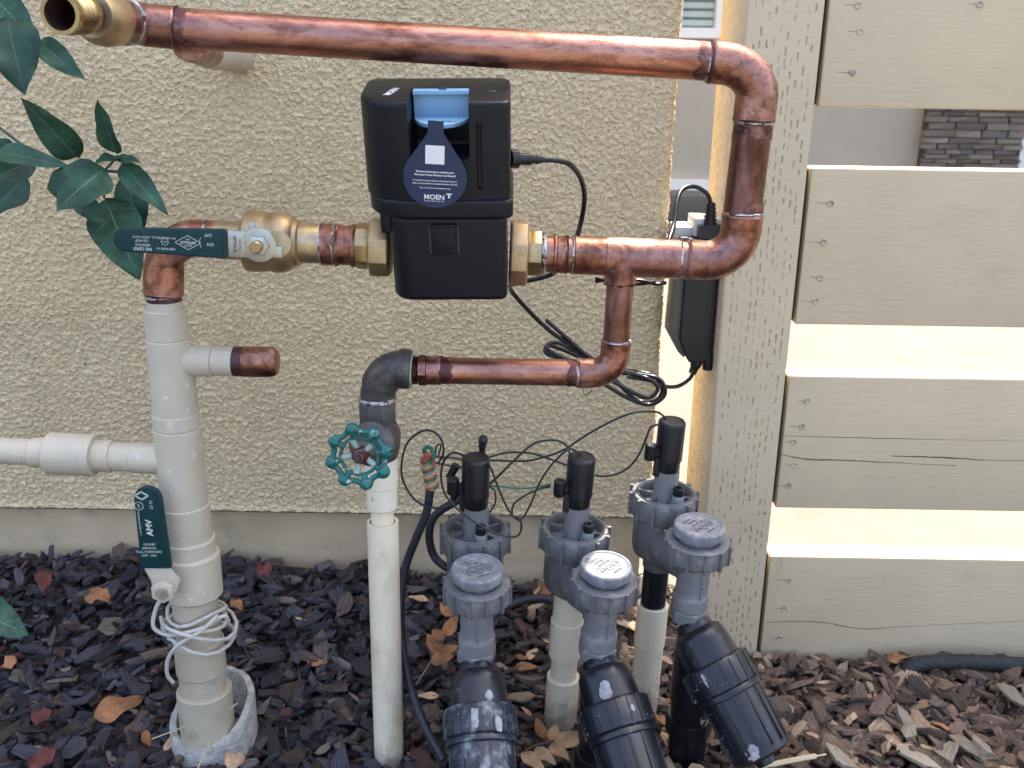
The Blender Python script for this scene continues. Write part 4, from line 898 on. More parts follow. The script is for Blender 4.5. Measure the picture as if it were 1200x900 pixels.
# left going line
hl = lambda x: P(x, 528 + x * .052, YL)
for x0, x1, w_, nm in ((-260, 40, 31, 'pipe'), (37, 59, 35, 'reducer'), (57, 108, 49, 'coupling'), (106, 131, 37, 'reducer'), (128, 158, 34, 'pipe'), (155, 192, 36, 'branch_socket')):
    a, b_ = hl(x0), hl(x1); cyl(a, b_, rpx(w_, a.lerp(b_, .5) if x0 > 0 else b_), 40, lip=.0012).build(nm, PVCO, lr)
cyl(hl(99), hl(112), rpx(50, hl(105)) * 1.0).build('end_ring', PVCO, lr); cyl(hl(127), hl(132), rpx(38, hl(130))).build('end_ring', PVCO, lr)
# ground collar with torn rim
cb = gp(244, 880, 0)
def collar():
    m_ = MB(); ro_, ri_ = rpx(98, cb), rpx(80, cb); n = 48; vs = []; fs = []
    c_ = Vector((P(250, 860, YL + .012).x, YL + .016, 0))
    for i in range(n):
        a = 2 * math.pi * i / n; tp = .052 + .022 * math.sin(a - .0) * 1 + .010 * math.cos(a) + .004 * mnoise.noise(Vector((math.cos(a) * 4, math.sin(a) * 4, 0)))
        for r_, z_ in ((ro_, -.06), (ro_ * 1.0, tp - .004), (ro_ * .97, tp), (ri_ * 1.02, tp), (ri_, tp - .004), (ri_, -.06)):
            rr_ = r_ * (1 + .02 * mnoise.noise(Vector((math.cos(a) * 5, math.sin(a) * 5, z_ * 60))))
            vs.append(c_ + Vector((math.cos(a) * rr_, math.sin(a) * rr_, z_ - .017)))
    for i in range(n):
        j = (i + 1) % n
        for k_ in range(5): fs.append((i * 6 + k_, j * 6 + k_, j * 6 + k_ + 1, i * 6 + k_ + 1))
    return m_.add(vs, fs)
tag(collar().build('ground_collar', CEMC), 'rough pale crusted pipe collar in the mulch around the left riser', 'pipe collar')
# lower valve handle
lv = empty('lever_handle', P(193, 690, .915), 'green lever handle hanging along the left riser above a painted nut', 'handle')
lc = P(170, 610, .915); lf_ = frame(P(193, 690, .912), P(193, 690, .912) - P(179, 574, .912), (1, 0, .12))     # x runs down the handle, y right, z?
lz = lf_.col[2].xyz
if lz.y > 0: lf_ = frame(P(193, 690, .912), P(193, 690, .912) - P(179, 574, .912), (-1, 0, -.12))
sg = 1 if (lf_.col[1].xyz.x > 0) else -1
u1 = S(1, lc)
lh = MB(); n = 12
xs0 = -134 * u1; xs1 = -29 * u1; w0 = 32 * u1; w1 = 36 * u1; offy = sg * (-6 * u1); poly = []
for i in range(n + 1): a = math.pi / 2 + math.pi * i / n; poly.append((xs0 + w0 / 2 + w0 / 2 * math.cos(a), w0 / 2 * math.sin(a) + offy))
poly += [(xs1, -w1 / 2 + offy), (xs1, w1 / 2 + offy)]
lh = MB().prism(poly, .006, lf_ @ Matrix.Translation((0, 0, -.003))).build('grip', GREENV, lv, bevel=.0016, seg=4)
MB().prism([(xs1 + .001, -w1 * .42 + offy), (xs1 + .001, w1 * .42 + offy), (-12 * u1, sg * 20 * u1) if sg > 0 else (-12 * u1, -20 * u1), (6 * u1, sg * 13 * u1), (13 * u1, 0), (8 * u1, -sg * 13 * u1), (-12 * u1, -sg * 15 * u1)][:7] if sg > 0 else [(xs1 + .001, w1 * .42 + offy), (xs1 + .001, -w1 * .42 + offy), (-12 * u1, -20 * u1), (6 * u1, -13 * u1), (13 * u1, 0), (8 * u1, 13 * u1), (-12 * u1, 15 * u1)], .003, lf_ @ Matrix.Translation((0, 0, -.002))).build('lever_plate', PVCO, lv, bevel=.0006)
MB().lathe([(.0125, 0), (.0125, .008)], lf_ @ Matrix.Translation((0, 0, .001)), 6).build('nut', PVCO, lv, bevel=.001)
MB().lathe([(.0066, 0), (.0066, .0105), (.0058, .0115)], lf_ @ Matrix.Translation((0, 0, .001)), 20).build('stem', PVCD, lv, bevel=0)
MB().lathe([(.008, -.04), (.008, -.001)], lf_, 20).build('stem_boss', PVCO, lv)
def lt_(s, px, py, size, rot=math.pi, **k):
    w_ = P(px, py, .912); q = lf_.inverted() @ w_
    text(s, size, lf_ @ Matrix.Translation((q.x, q.y, .0031)) @ Matrix.Rotation(rot, 4, 'Z'), CREAMP, lh, **k)
lt_('AMV', 176.5, 617, .0088, bold=.0003); lt_('1 1/4-150 WSP 600WOG', 165, 612, .0026, rot=math.pi); lt_('LF FS', 178.5, 590, .0042); 
for i, s in enumerate(('OFF - ON', 'FULL FORWARD', '600WOG', '150WSP')): lt_(s, 176, 649.5 - i * 4.3, .0036, rot=math.pi / 2 * (1 if sg > 0 else 1))
def lloop(pts, px, py, wd):
    q = lf_.inverted() @ P(px, py, .912); loop(pts, wd, lf_ @ Matrix.Translation((q.x, q.y, .0030)), CREAMP, lh)
lloop([(-.0042, 0), (0, .0068), (.0042, 0), (0, -.0068)], 167, 579.5, .0016); lloop([(.0048 * math.cos(a), .0048 * math.sin(a)) for a in np.linspace(0, 6.283, 7)[:-1]], 164, 591.5, .0005); lt_('UP', 164, 591.5, .0036)
lloop([(-.0085, .0036), (-.0085, -.0036)], 176, 617, .0005) if False else None
# painted wire wound around the riser
ww_ = empty('wound_wire', P(222, 730, .92), 'cream-painted wire wound in loose loops around the left riser', 'wire')
def helix(cy0, cy1, turns, rpx_, ph=0, tilt=0):
    pts = []; n = int(turns * 16)
    for i in range(n + 1):
        a = ph + turns * 2 * math.pi * i / n; y = cy0 + (cy1 - cy0) * i / n
        c_ = Pl(y, 4); r_ = rpx(rpx_, c_) * (1 + .06 * math.sin(a * .7 + ph)); pts.append(c_ + Vector((math.cos(a) * r_, math.sin(a) * r_, tilt * math.cos(a) + .004 * math.sin(2.3 * a + ph))))
    return pts
MB().tube(helix(707, 738, 2.4, 68, 1.2, .005), .0022, 8).build('loop', PWIRE, ww_); MB().tube(helix(722, 748, 1.8, 82, 3.4, -.008), .0022, 8).build('loop', PWIRE, ww_)
MB().tube(smoothpath([P(190, 700, .925), P(182, 715, .925), P(180, 735, .925), P(196, 744, .925), P(215, 742, .92), P(240, 735, .92), P(262, 722, .925), P(268, 728, .93)]), .0022, 8).build('loop', PWIRE, ww_)
MB().tube(smoothpath([P(255, 722, .92), P(235, 740, .917), P(210, 755, .917), P(197, 772, .92), P(196, 790, .925), P(203, 800, .93)]), .0022, 8).build('tail', PWIRE, ww_)

# ------------------------------------------------------------------ gate valve riser
gv = empty('gate_valve', P(443, 510, YP), 'dark gate valve with green lobed handwheel under a bronze elbow', 'valve')
Mx, Ln = axm(P(466, 431.5, YP), P(482, 433, YP)); r_ = rpx(47, P(470, 432, YP)); MB().lathe([(r_ * .95, 0), (r_, .002), (r_, Ln * .8), (r_ * .95, Ln * .95), (r_ * .8, Ln)], Mx, 40).build('elbow_band', IRON, gv)
ring(P(482, 433, YP), dr, r_ * .84, .003, MINT, gv, wob=.04, name='sealant')
ea = arc(P(469, 432, YP), P(441, 431, YP), P(443, 466, YP), 14); MB().tube([P(473, 432.3, YP)] + ea, [r_ * .90] * 6 + [r_ * .93] * 6 + [r_ * .88] * 4, 36).build('elbow', IRON, gv)
em = frame(P(437, 444, YP - .021), (1, 0, 1.0), (-1, 0, 1)); text('CHINA', .0085, frame(P(438, 443, YP - .0218), (1, 0, .75), (-.75, 0, 1)), IRON, gv, extrude=.0006)
ring(P(442, 467, YP), Vector((0, 0, -1)), r_ * .96, .005, SOLD, gv, wob=.05, name='sealant')
Mx, Ln = axm(P(442, 470, YP), P(443, 494, YP)); MB().lathe([(r_ * .95, 0), (r_ * .97, .001), (r_ * .97, Ln)], Mx, 8, phase=.3).build('hex_end', GATEB, gv, bevel=.0012)
Mx, Ln = axm(P(443, 492, YP), P(446, 540, YP)); MB().lathe([(r_ * .8, 0), (r_ * .95, Ln * .1), (r_ * 1.12, Ln * .35), (r_ * 1.05, Ln * .65), (r_ * .85, Ln * .95), (r_ * .8, Ln)], Mx, 40).build('body', GATEB, gv)
ba = P(443, 512, YP - .005); bb = P(420, 537, YP - .085); Mx, Ln = axm(ba, bb)
MB().lathe([(r_ * 1.05, 0), (r_ * 1.1, Ln * .30), (r_ * 1.15, Ln * .36), (r_ * .95, Ln * .42), (r_ * .6, Ln * .55), (r_ * .55, Ln * .74), (r_ * .35, Ln * .78), (r_ * .2, Ln)], Mx, 36).build('bonnet', GATEB, gv)
hwc = P(419, 537, YP - .088)
Mh, _ = axm(hwc - (bb - ba).normalized() * .006, hwc + (bb - ba).normalized() * .01)
Mh = Mh @ Matrix.Rotation(.25, 4, 'Z')
u2 = S(1, hwc); RW = 33 * u2; pts = []; rd = []
wheel = MB(); nn = 128
for i in range(nn + 1):
    a = 2 * math.pi * i / nn; c8 = math.cos(8 * a); pts.append(Mh @ Vector(((RW + 1.6 * u2 * c8 - 1 * u2) * math.cos(a), (RW + 1.6 * u2 * c8 - 1 * u2) * math.sin(a), 0))); rd.append((4.3 + 4.0 * max(c8, -.2) ** 1) * u2 if c8 > -.2 else 3.4 * u2)
wheel.tube(pts, rd, 16, cap=False)
wh = wheel.build('handwheel', GREENW, gv, angle=80)
w2 = MB(); inner = [Mh @ Vector((22.5 * u2 * math.cos(a), 22.5 * u2 * math.sin(a), -.0015)) for a in np.linspace(0, 2 * math.pi, 49)]; w2.tube(inner, 2.2 * u2, 10, cap=False)
for i in range(8): a = math.pi / 4 * i; w2.tube([Mh @ Vector((22 * u2 * math.cos(a), 22 * u2 * math.sin(a), -.001)), Mh @ Vector((31 * u2 * math.cos(a), 31 * u2 * math.sin(a), 0))], [3.2 * u2, 4.4 * u2], 10)
w2.build('inner_rim', GREENW, wh)
for i in range(5):
    a = 2 * math.pi * i / 5 + .5; MB().tube([Mh @ Vector((7 * u2 * math.cos(a), 7 * u2 * math.sin(a), -.006)), Mh @ Vector((22 * u2 * math.cos(a), 22 * u2 * math.sin(a), -.002))], [3.4 * u2, 4.2 * u2], 10).build('spoke', MINT, wh)
MB().lathe([(10 * u2, -.01), (10 * u2, -.002), (8.5 * u2, 0), (7.5 * u2, .001)], Mh, 24).build('hub', REDB, wh); MB().lathe([(6.8 * u2, 0), (6.8 * u2, .005), (5 * u2, .006)], Mh, 6).build('nut', REDB, wh); MB().lathe([(3 * u2, 0), (3 * u2, .0085)], Mh, 16).build('stem', IRON, wh)
mr_ = empty('white_riser', gp(455, 870, 0), 'slim white plastic riser pipe standing under the gate valve', 'pipe')
def cxm(y): return 447 + (y - 560) * .0275
def Pm(y, Y=YP): return P(cxm(y), y, Y)
def msec(y0, y1, w_, mat, nm, lip=.0008):
    a, b_ = Pm(y0), Pm(y1); r_ = rpx(w_, a.lerp(b_, .5)); Mx, Ln = axm(a, b_); return MB().lathe([(r_ - lip, 0), (r_, lip), (r_, Ln - lip), (r_ - lip, Ln)], Mx, 36, wob=.006).build(nm, mat, mr_)
msec(527, 570, 38.5, PVCG, 'threaded_adapter', .0015); msec(568, 595, 36, PVCG, 'coupling', .0015); msec(590, 700, 26.5, PVCW, 'inner_pipe')
a, b_ = Pm(611), gp(455, 872, -.05); b_ = Vector((Pm(868).x, YP, -.06)); r_ = rpx(36.5, Pm(660)); Mx, Ln = axm(a, b_)
MB().lathe([(r_ * .80, .02), (r_ * .82, 0), (r_, 0), (r_, Ln), (r_ * .8, Ln)], Mx, 40, cap=False).build('sleeve_pipe', PVCW, mr_)
a = Pm(526); ring(a, Vector((0, 0, 1)), rpx(38, a) * 1.0, .004, SOLD, mr_, wob=.08, name='sealant_tape')

# ------------------------------------------------------------------ anti-siphon valves
def ribring(m_, r, h, z0, n=12, rib=.0022, inner=None, cx=0, cy=0):
    T = Matrix.Translation((cx, cy, 0))
    inner = inner or r * .8
    m_.lathe([(inner, z0 + .001), (r * .93, z0), (r * .99, z0 + h * .12), (r * .99, z0 + h * .82), (r * .93, z0 + h), (inner + .001, z0 + h), (inner, z0 + h - .002)], T, 48, cap=False)
    for i in range(n):
        a = 2 * math.pi * (i + .5) / n
        m_.box((r * .985, 0, z0 + h * .5), (.0050, .0034, h * 1.02), T @ Matrix.Rotation(a, 4, 'Z'))
def make_valve():
    r_ = empty('sprinkler_valve', (0, 0, 0), 'x', 'valve', 'grey sprinkler valves in a row', matrix=Matrix.Identity(4))
    b = MB(); b.lathe([(.0155, -.100), (.0165, -.098), (.0165, -.090), (.019, -.086), (.029, -.078), (.0315, -.070), (.032, -.030), (.031, -.022)], None, 44)
    b.build('body', GREYV, r_)
    rg = MB(); ribring(rg, .0385, .026, -.028, 12, inner=.0315); rg.build('bonnet_ring', GREYV, r_, bevel=0)
    ds = MB(); ds.lathe([(.0318, -.014), (.0318, -.003), (.0305, -.001), (.029, -.003), (.028, -.013), (.014, -.009), (.013, -.009)], None, 44, cap=False); ds.lathe([(.0318, -.0145), (.0318, -.0125)], None, 40)
    for i in range(6): ds.box((.022, 0, -.008), (.014, .0028, .009), Matrix.Rotation(math.pi / 3 * i + .4, 4, 'Z'))
    ds.build('bonnet', GREYV, r_)
    MB().lathe([(.0170, -.012), (.0142, -.007), (.0134, -.002), (.0132, .028)], None, 32).build('tower', GREYL, r_)
    tw = MB(); tw.box((.0133, -.001, .006), (.003, .004, .034)); tw.build('tower_rib', GREYL, r_)
    s = MB(); s.lathe([(.0132, .027), (.0138, .028), (.0138, .039), (.0139, .0395), (.0150, .0398), (.0152, .0402), (.0152, .042), (.0151, .084), (.0149, .0848), (.0135, .0868), (.0130, .087), (.0125, .087), (.0122, .0868), (.0118, .0860), (.0003, .0860)], None, 40)
    so_ = s.build('solenoid', BLKP, r_)
    l = MB(); l.lathe([(.0062, .044), (.0066, .045), (.0066, .061), (.0058, .062)], Matrix.Translation((-.0245, -.002, 0)), 20); l.box((-.017, -.002, .052), (.012, .004, .009)); l.box((-.0145, -.002, .034), (.006, .006, .024))
    l.build('bleed_lever', BLKP, r_, bevel=0)
    MB().lathe([(.0072, -.013), (.0068, .003), (.006, .004)], Matrix.Translation((.0055, -.0205, 0)), 20).build('screw_boss', GREYL, r_)
    MB().lathe([(.0052, .002), (.0060, .0035), (.0060, .0125), (.0052, .0135), (.003, .0135), (.0028, .011), (.0003, .011)], Matrix.Translation((.0055, -.0205, 0)), 16).build('bleed_screw', BLKP, r_)
    # vent side
    fy = -.078; T = Matrix.Translation((0, fy, 0))
    br = MB(); br.tube([(0, -.01, -.058), (0, -.04, -.058), (0, fy + .012, -.052)], [.026, .0245, .023], 32); br.tube(arc((0, fy + .03, -.055), (0, fy + .002, -.052), (0, fy, -.030), 8), .0235, 28); br.build('bridge', GREYV, r_)
    vb = MB(); vb.lathe([(.0275, -.020), (.0300, -.030), (.0285, -.040), (.0270, -.043), (.0215, -.0465), (.0182, -.049), (.0178, -.052), (.0176, -.0825), (.0178, -.0835), (.0196, -.0865), (.0199, -.088), (.0200, -.101), (.0185, -.1025)], T, 40)
    vb.box((0, fy - .0183, -.072), (.0012, .001, .04)); vb.sph((.002, fy - .0185, -.068), .0022, 10)
    vb.build('outlet', GREYL, r_)
    MB().lathe([(.0205, -.118), (.0218, -.117), (.0218, -.104), (.0200, -.1025)], T, 6, phase=.25).build('hex_collar', GREYL, r_, bevel=.0008)
    vr = MB(); ribring(vr, .0350, .022, -.040, 12, inner=.026, cy=fy); vr.lathe([(.0255, -.020), (.0345, -.0185), (.0330, -.0175), (.0240, -.0165), (.024, -.019)], T, 44); vr.build('vent_ring', GREYV, r_, bevel=0)
    ld = MB(); ld.lathe([(.0215, -.018), (.0225, -.012), (.0262, -.0118), (.0270, -.0112), (.0272, -.0108), (.0272, -.0022), (.0271, -.0018), (.0258, -.0003), (.0252, 0), (.0248, 0), (.0232, 0), (.0229, -.0001), (.0224, -.0009), (.0220, -.0010), (.0003, -.0010)], T, 48)
    lo_ = ld.build('vent_cap', LIDM, r_)
    Mt = Matrix.Translation((0, fy, -.0012)) @ Matrix.Rotation(.45, 4, 'Z')
    for s_, x, y, sz in (('LAWN', -.004, .0135, .0048), ('GENIE', -.002, .0085, .0050), ('ANTI-SIPHON', 0, .0035, .0030), ('APPROVED', .0, -.0148, .0027)): text(s_, sz, Mt @ Matrix.Translation((x, y, 0)), EMB, lo_, extrude=.0005)
    for i in range(3): loop([(-.0105 + i * .0098 + .0042 * math.cos(a), -.0055 + .0042 * math.sin(a)) for a in np.linspace(0, 6.283, 11)[:-1]], .0009, Mt, EMB, lo_, th=.0005)
    for i in range(3): text(('IAPMO', '3/4', 'CSA')[i], .0027, Mt @ Matrix.Translation((-.0105 + i * .0098, -.0055, 0)), EMB, lo_, extrude=.0005)
    loop([(-.0165, .001), (.0165, .001)], .0006, Mt, EMB, lo_, th=.0005, closed=False)
    return r_
def copy_tree(o, parent=None):
    c = o.copy(); C.objects.link(c)
    if parent: c.parent = parent
    for ch in list(o.children): copy_tree(ch, c)
    return c
proto = make_valve()
VPOS = [((557, 617), .985, (559.5, 658), .907, 'first grey valve from the left, with thin loop of wire hanging over its front', 6),
        ((674.5, 616), .990, (712.5, 660), .915, 'middle grey valve with its round vent cap half in sunlight', 6),
        ((779, 575), 1.020, (822, 607), .945, 'rightmost and highest grey valve standing beside the fence post', 4)]
valves = []
for i, (rp, ry, lp2, ly, lab, tl) in enumerate(VPOS):
    v = proto if i == 0 else copy_tree(proto); A = P(*rp, ry); B = P(*lp2, ly)
    f = (A - B); f.z = 0; f.normalize(); x = Vector((f.y, -f.x, 0))
    Mv = Matrix((x, f, Vector((0, 0, 1)))).transposed().to_4x4() @ Matrix.Rotation(R(tl), 4, 'X'); Mv.translation = A
    v.matrix_world = Mv; v['label'] = lab; valves.append(Mv)
VM = valves
# risers of the valves
def riser(name, lab, A, secs, foot):
    r_ = empty(name, foot, lab, 'pipe', 'risers under the sprinkler valves'); Mx, Ln = axm(A, foot - Vector((0, 0, .08)))
    for z0, z1, rd_, mat, nm in secs: MB().lathe([(rd_ - .0008, z0), (rd_, z0 + .0008), (rd_, z1 - .0008), (rd_ - .0008, z1)], Mx, 36, wob=.006).build(nm, mat, r_)
def vfoot(i, px, py): return Vector((P(px, py, VM[i].translation.y).x, VM[i].translation.y, gz(0, .95)))
nk = Vector((0, 0, -.098))
riser('valve_riser', 'white riser under the middle valve, with two couplings', VM[1] @ nk, [(-.012, .034, .0175, PVCW, 'adapter'), (.028, .078, .0190, PVCW, 'coupling'), (.07, .13, .0155, PVCW, 'pipe'), (.108, .26, .0195, PVCW, 'sleeve')], VM[1] @ Vector((0, 0, -.26)))
riser('valve_riser', 'riser under the right valve, black above and white below', VM[2] @ nk, [(-.012, .07, .0148, BLKF, 'black_nipple'), (.052, .108, .0185, PVCW, 'coupling'), (.1085, .30, .0172, PVCW, 'pipe')], VM[2] @ Vector((0, 0, -.29)))
riser('valve_riser', 'black riser mostly hidden behind the first valve', VM[0] @ nk, [(-.012, .26, .0135, BLKF, 'pipe')], VM[0] @ Vector((0, 0, -.26)))

# ------------------------------------------------------------------ y filters
def yfilter(T, E, lab, mat2, i, leg=True, dirt=False):
    r_ = empty('y_filter', T, lab, 'filter', 'black filters below the valves')
    Mx, Ln = axm(T, E); k_ = Ln / .163
    up_ = MB(); up_.lathe([(.0135, -.010), (.0135, .004), (.018, .006), (.020, .010), (.0205, .016), (.026, .019), (.0285, .024), (.0295, .032), (.0315, .060)], Mx, 40).build('filter_body', mat2 if dirt else BLKF, r_)
    cl = MB(); z0 = .055; cl.lathe([(.030, z0 - .002), (.0365, z0), (.0385, z0 + .003), (.0380, z0 + .029), (.0355, z0 + .031), (.0365, z0 + .033), (.0365, z0 + .037), (.034, z0 + .038)], Mx, 48)
    for j in range(20): cl.box((.0382, 0, z0 + .0155), (.0016, .0014, .028), Mx @ Matrix.Rotation(2 * math.pi * j / 20, 4, 'Z'))
    cl.build('collar_nut', mat2, r_)
    lw = MB(); z1 = z0 + .037; lw.lathe([(.033, z1 - .002), (.0338, z1), (.0320, z1 + .060), (.0325, z1 + .062), (.0325, z1 + .066), (.028, z1 + .069), (.012, z1 + .070), (.011, z1 + .078), (.0003, z1 + .078)], Mx, 48)
    for j in range(14):
        a = 2 * math.pi * j / 14; lw.box((.0330, 0, z1 + .030), (.0024, .0030, .060), Mx @ Matrix.Rotation(a, 4, 'Z'))
    lw.build('filter_cap', mat2, r_)
    if leg:
        c_ = T + (E - T) * .10; ft = Vector((c_.x + .002, c_.y + .012, -.06)); Ml, L2 = axm(c_, ft); g_ = MB()
        g_.lathe([(.02, .0), (.0225, .03), (.0235, .09), (.0215, .10), (.0215, L2)], Ml, 36); g_.build('outlet_leg', BLKF, r_)
        MB().lathe([(.026, .112), (.0265, .114), (.0265, .135), (.025, .137)], Ml, 8).build('leg_hex', BLKF, r_, bevel=.001)
    return r_, Mx
h0 = [v @ Vector((0, -.078, -.116)) for v in VM]
f1, M1 = yfilter(h0[0], P(569, 958, .80), 'black filter under the first valve, crusted with white scale', BLKFW, 0)
f2, M2 = yfilter(h0[1], P(760, 958, .81), 'black filter under the middle valve, with grey smears', BLKF, 1)
f3, M3 = yfilter(h0[2], P(908, 912, .855), 'black filter under the right valve, leaning out to the right', BLKF, 2)
q_ = Vector(VM[2].translation) + Vector((.004, -.0178, -.235)); text('MADE IN USA  PVC 1120', .0065, frame(q_, (0, 0, -1), (1, .25, 0)), GREYP, [o_ for o_ in bpy.data.objects if o_.type == 'EMPTY' and o_.name.startswith('valve_riser')][1], extrude=.0001)
text('3/4"', .013, frame(P(826, 845, h0[2].y - .0235), (-1, 0, -.08), (0, 0, -1)), GREYP, f3)
SMUD = generic('dried_white_splash', (.26, .27, .28), .85, 0, .35, 160, bst=.4)
def splash(Mx_, r, a0, z0, da, dz, parent):
    m_ = MB(); vs = [Mx_ @ Vector(((r + .0006) * math.cos(a0), (r + .0006) * math.sin(a0), z0))]; n = 22
    for i in range(n):
        a = 2 * math.pi * i / n; q = 1 + .5 * mnoise.noise(Vector((math.cos(a) * 2.4, math.sin(a) * 2.4, a0 * 3 + z0 * 50))); aa = a0 + da * q * math.cos(a); vs.append(Mx_ @ Vector(((r + .0004) * math.cos(aa), (r + .0004) * math.sin(aa), z0 + dz * q * math.sin(a))))
    m_.add(vs, [(0, 1 + i, 1 + (i + 1) % n) for i in range(n)]); return m_.build('splash', SMUD, parent, smooth=False)
def facing(Mx_, z0):
    q = Mx_.inverted() @ CAM; return math.atan2(q.y, q.x)
for Mx_, par, rr_, zz_, da_, dda, dz_ in ((M2, f2, .0312, .046, .1, .22, .010), (M2, f2, .0385, .070, -.5, .05, .004), (M3, f3, .0330, .150, .25, .22, .008), (M3, f3, .0385, .066, .45, .06, .007), (M1, f1, .0312, .048, -.35, .12, .006), (M1, f1, .0385, .072, .15, .12, .010), (M1, f1, .0385, .078, -.5, .10, .008)):
    splash(Mx_, rr_, facing(Mx_, 0) + da_, zz_, dda, dz_, par)

def specks(Mx_, prof_r, z0, z1, n, parent, seed):
    rq = random.Random(seed); m_ = MB(); f0 = facing(Mx_, 0)
    for i in range(n):
        a = f0 + rq.uniform(-1.3, 1.3); z = rq.uniform(z0, z1); r_ = prof_r + .0004; q = rq.uniform(.0003, .0009)
        c_ = Mx_ @ Vector((r_ * math.cos(a), r_ * math.sin(a), z)); m_.add([c_ + Vector((q * math.cos(k), -.0002, q * math.sin(k))) for k in (0, 1.3, 2.4, 3.5, 4.9)], [(0, 1, 2, 3, 4)])
    o_ = m_.build('paint_specks', SMUD, parent, smooth=False, kind='stuff')
specks(M1, .0395, .06, .085, 26, f1, 1); specks(M2, .0395, .06, .085, 22, f2, 2); specks(M3, .0395, .06, .085, 22, f3, 3); specks(M3, .0335, .095, .15, 16, f3, 4)
# ------------------------------------------------------------------ control wires
cw = empty('control_wires', P(503, 575, 1.0), 'tangle of thin black irrigation wires from a cable splice to the valve tops', 'wires')
def z5(x, y): return 370 + x / 2.857, 380 + y / 2.857
def wpath(pts, r_=.00125, mat=WIREB, name='wire', n=6): MB().tube(smoothpath([P(*p) for p in pts], 7), r_, n).build(name, mat, cw)
def zz(lst, Y): 
    out = []
    for i, q in enumerate(lst): x, y = z5(q[0], q[1]); out.append((x, y, q[2] if len(q) > 2 else Y))
    return out
wpath(zz([(1172, 322, 1.02), (1160, 303, 1.02), (1130, 292), (1060, 297), (980, 330), (900, 375), (840, 415), (780, 440), (700, 458), (585, 455), (520, 460, 1.0)], 1.04))
wpath(zz([(850, 452, .985), (848, 425, .985), (830, 398), (790, 388), (730, 400), (670, 450), (610, 510), (575, 540)], 1.0))
wpath(zz([(900, 462, .985), (885, 435, .985), (862, 420, .985), (840, 422), (790, 470), (750, 530), (720, 600), (690, 650), (655, 635), (620, 570), (590, 490), (570, 450)], .97))
wpath(zz([(565, 450, 1.02), (640, 430), (720, 432), (780, 450), (850, 475)], 1.05))
wpath(zz([(1150, 335, 1.0), (1122, 345, 1.0), (1105, 385), (1080, 440), (1040, 485), (980, 508), (925, 505), (890, 500, 1.05)], 1.02))
wpath(zz([(510, 455, .98), (495, 440, .98), (460, 430), (428, 460), (420, 520), (440, 580), (500, 640), (580, 690), (650, 712), (682, 702), (688, 665), (672, 645)], .945))
wpath(zz([(410, 465), (428, 430), (420, 385), (390, 358), (350, 360), (305, 400), (287, 470), (295, 530), (330, 585), (380, 612), (440, 610), (495, 580)], .99))
wpath(zz([(400, 440), (405, 408), (420, 405), (412, 440), (430, 450)], 1.0), .001)
wpath(zz([(575, 540), (620, 543), (680, 550), (740, 545), (785, 537, .99)], 1.0), .0011, WG)
wpath(zz([(785, 543, .985), (740, 555), (690, 580), (662, 605), (660, 640), (690, 662)], .98), .0011)
wpath(zz([(578, 540), (600, 560), (600, 600), (575, 640)], 1.02), .0011)
wpath(zz([(385, 440), (430, 445), (480, 450), (530, 470)], 1.0), .0014, generic('brown_wire', (.10, .07, .06), .5, bst=0))
wpath(zz([(385, 460), (430, 470), (470, 478), (520, 480)], 1.0), .0014, generic('brown_sheath', (.14, .10, .085), .5, bst=0))
MB().tube(smoothpath([P(565, 532, 1.0), P(565, 524, 1.0), P(567, 511, 1.0)]), [.0035] * 8 + [.0042] * 4 + [.0052] * 3 + [.0040] * 2, 12).build('wire_nut', BLKP, cw)
MB().tube([P(536, 572, .99), P(531, 585, .99)], [.0062, .0035], 12).build('wire_nut', BLKP, cw); MB().tube([P(535, 545, 1.0), P(526, 560, 1.0)], [.005, .004], 12).build('wire_nut', WIREB, cw)
cab = smoothpath([P(504, 574, 1.0), P(500, 600, 1.0), P(488, 630, 1.0), P(476, 662, 1.0), P(470, 700, .99), P(471, 750, .98), P(480, 800, .96), P(497, 848, .93), P(520, 890, .9)])
MB().tube(cab, .0048, 14).build('cable', CABG, cw)
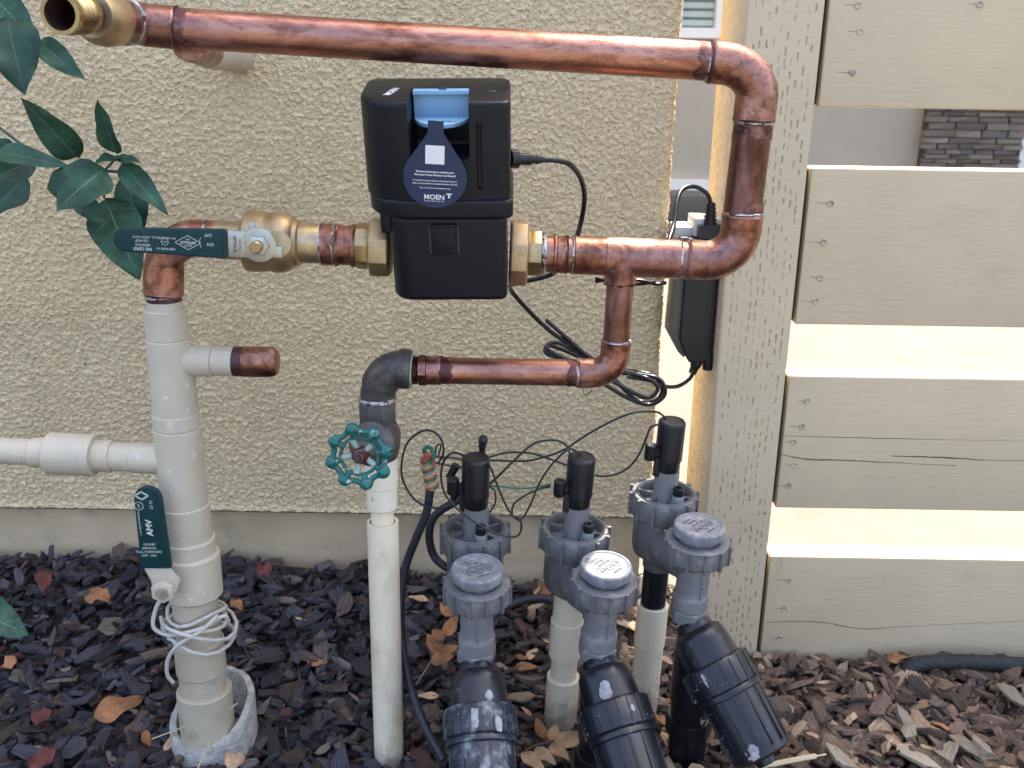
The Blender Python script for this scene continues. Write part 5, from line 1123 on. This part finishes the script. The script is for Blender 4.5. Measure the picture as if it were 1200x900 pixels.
MB().tube(smoothpath([P(552, 578, 1.03), P(530, 590, 1.02), P(510, 604, 1.02), P(503, 625, 1.02), P(508, 650, 1.02), P(522, 664, 1.01), P(545, 672, 1.01)]), .0048, 14).build('cable', CABG, cw)
a_, b2 = P(499, 533, .995), P(507, 573, .997)
spl = MB().tube([a_, b2], .0050, 12).build('splice', WW, cw)
for j, (mt) in enumerate((WG, WR, WY, WW)):
    m_ = MB(); pts = []; Mx, Ln = axm(a_, b2); nt_ = 3.5
    for i in range(60): a = nt_ * 2 * math.pi * i / 59 + j * 1.57; zz_ = Ln * (i / 59 * .93 + j * .02); pts.append(Mx @ Vector((.0068 * math.cos(a), .0068 * math.sin(a), zz_)))
    m_.tube(pts, .0014, 6).build('twisted_wire', mt, spl)
MB().tube(smoothpath([P(499, 534, .99), P(497, 527, .99), P(503, 524, .99), P(508, 532, .985), P(506, 544, .985)]), .0022, 8).build('twisted_wire', WG, spl)
MB().tube(smoothpath([P(497, 540, .986), P(499, 533, .985), P(507, 534, .985), P(508, 545, .985)]), .0022, 8).build('twisted_wire', WR, spl)
hose = MB().tube(smoothpath([gp(560, 760, .03), gp(575, 725, .045), gp(600, 708, .05), gp(630, 701, .05), gp(655, 706, .045), gp(690, 722, .03), gp(705, 760, .0)]), .0055, 12).build('supply_tube', CABG); tag(hose, 'black tube arching over the mulch between the first two risers', 'tube')
sh = MB().tube(smoothpath([P(1052, 796, 1.13), P(1072, 780, 1.135), P(1110, 776, 1.14), P(1160, 777, 1.14), P(1230, 781, 1.14), P(1500, 790, 1.12)]), .0105, 20).build('soaker_hose', generic('soaker_hose_rubber', (.010, .012, .014), .6, 0, .3, 200, (.045, .045, .04), 350, (.5, .6), bs=900, bd=.001, bst=1)); tag(sh, 'black soaker hose lying at the foot of the fence on the right', 'hose')
tag(MB().tube(smoothpath([gp(878, 905, .055), gp(905, 896, .05), gp(945, 888, .05), gp(968, 884, .045)]), [.0018] * 8 + [.003] * 12 + [.001] * 5, 6).build('wood_splinter', STRAW), 'pale split wood splinter on the mulch right of the right filter', 'splinter')
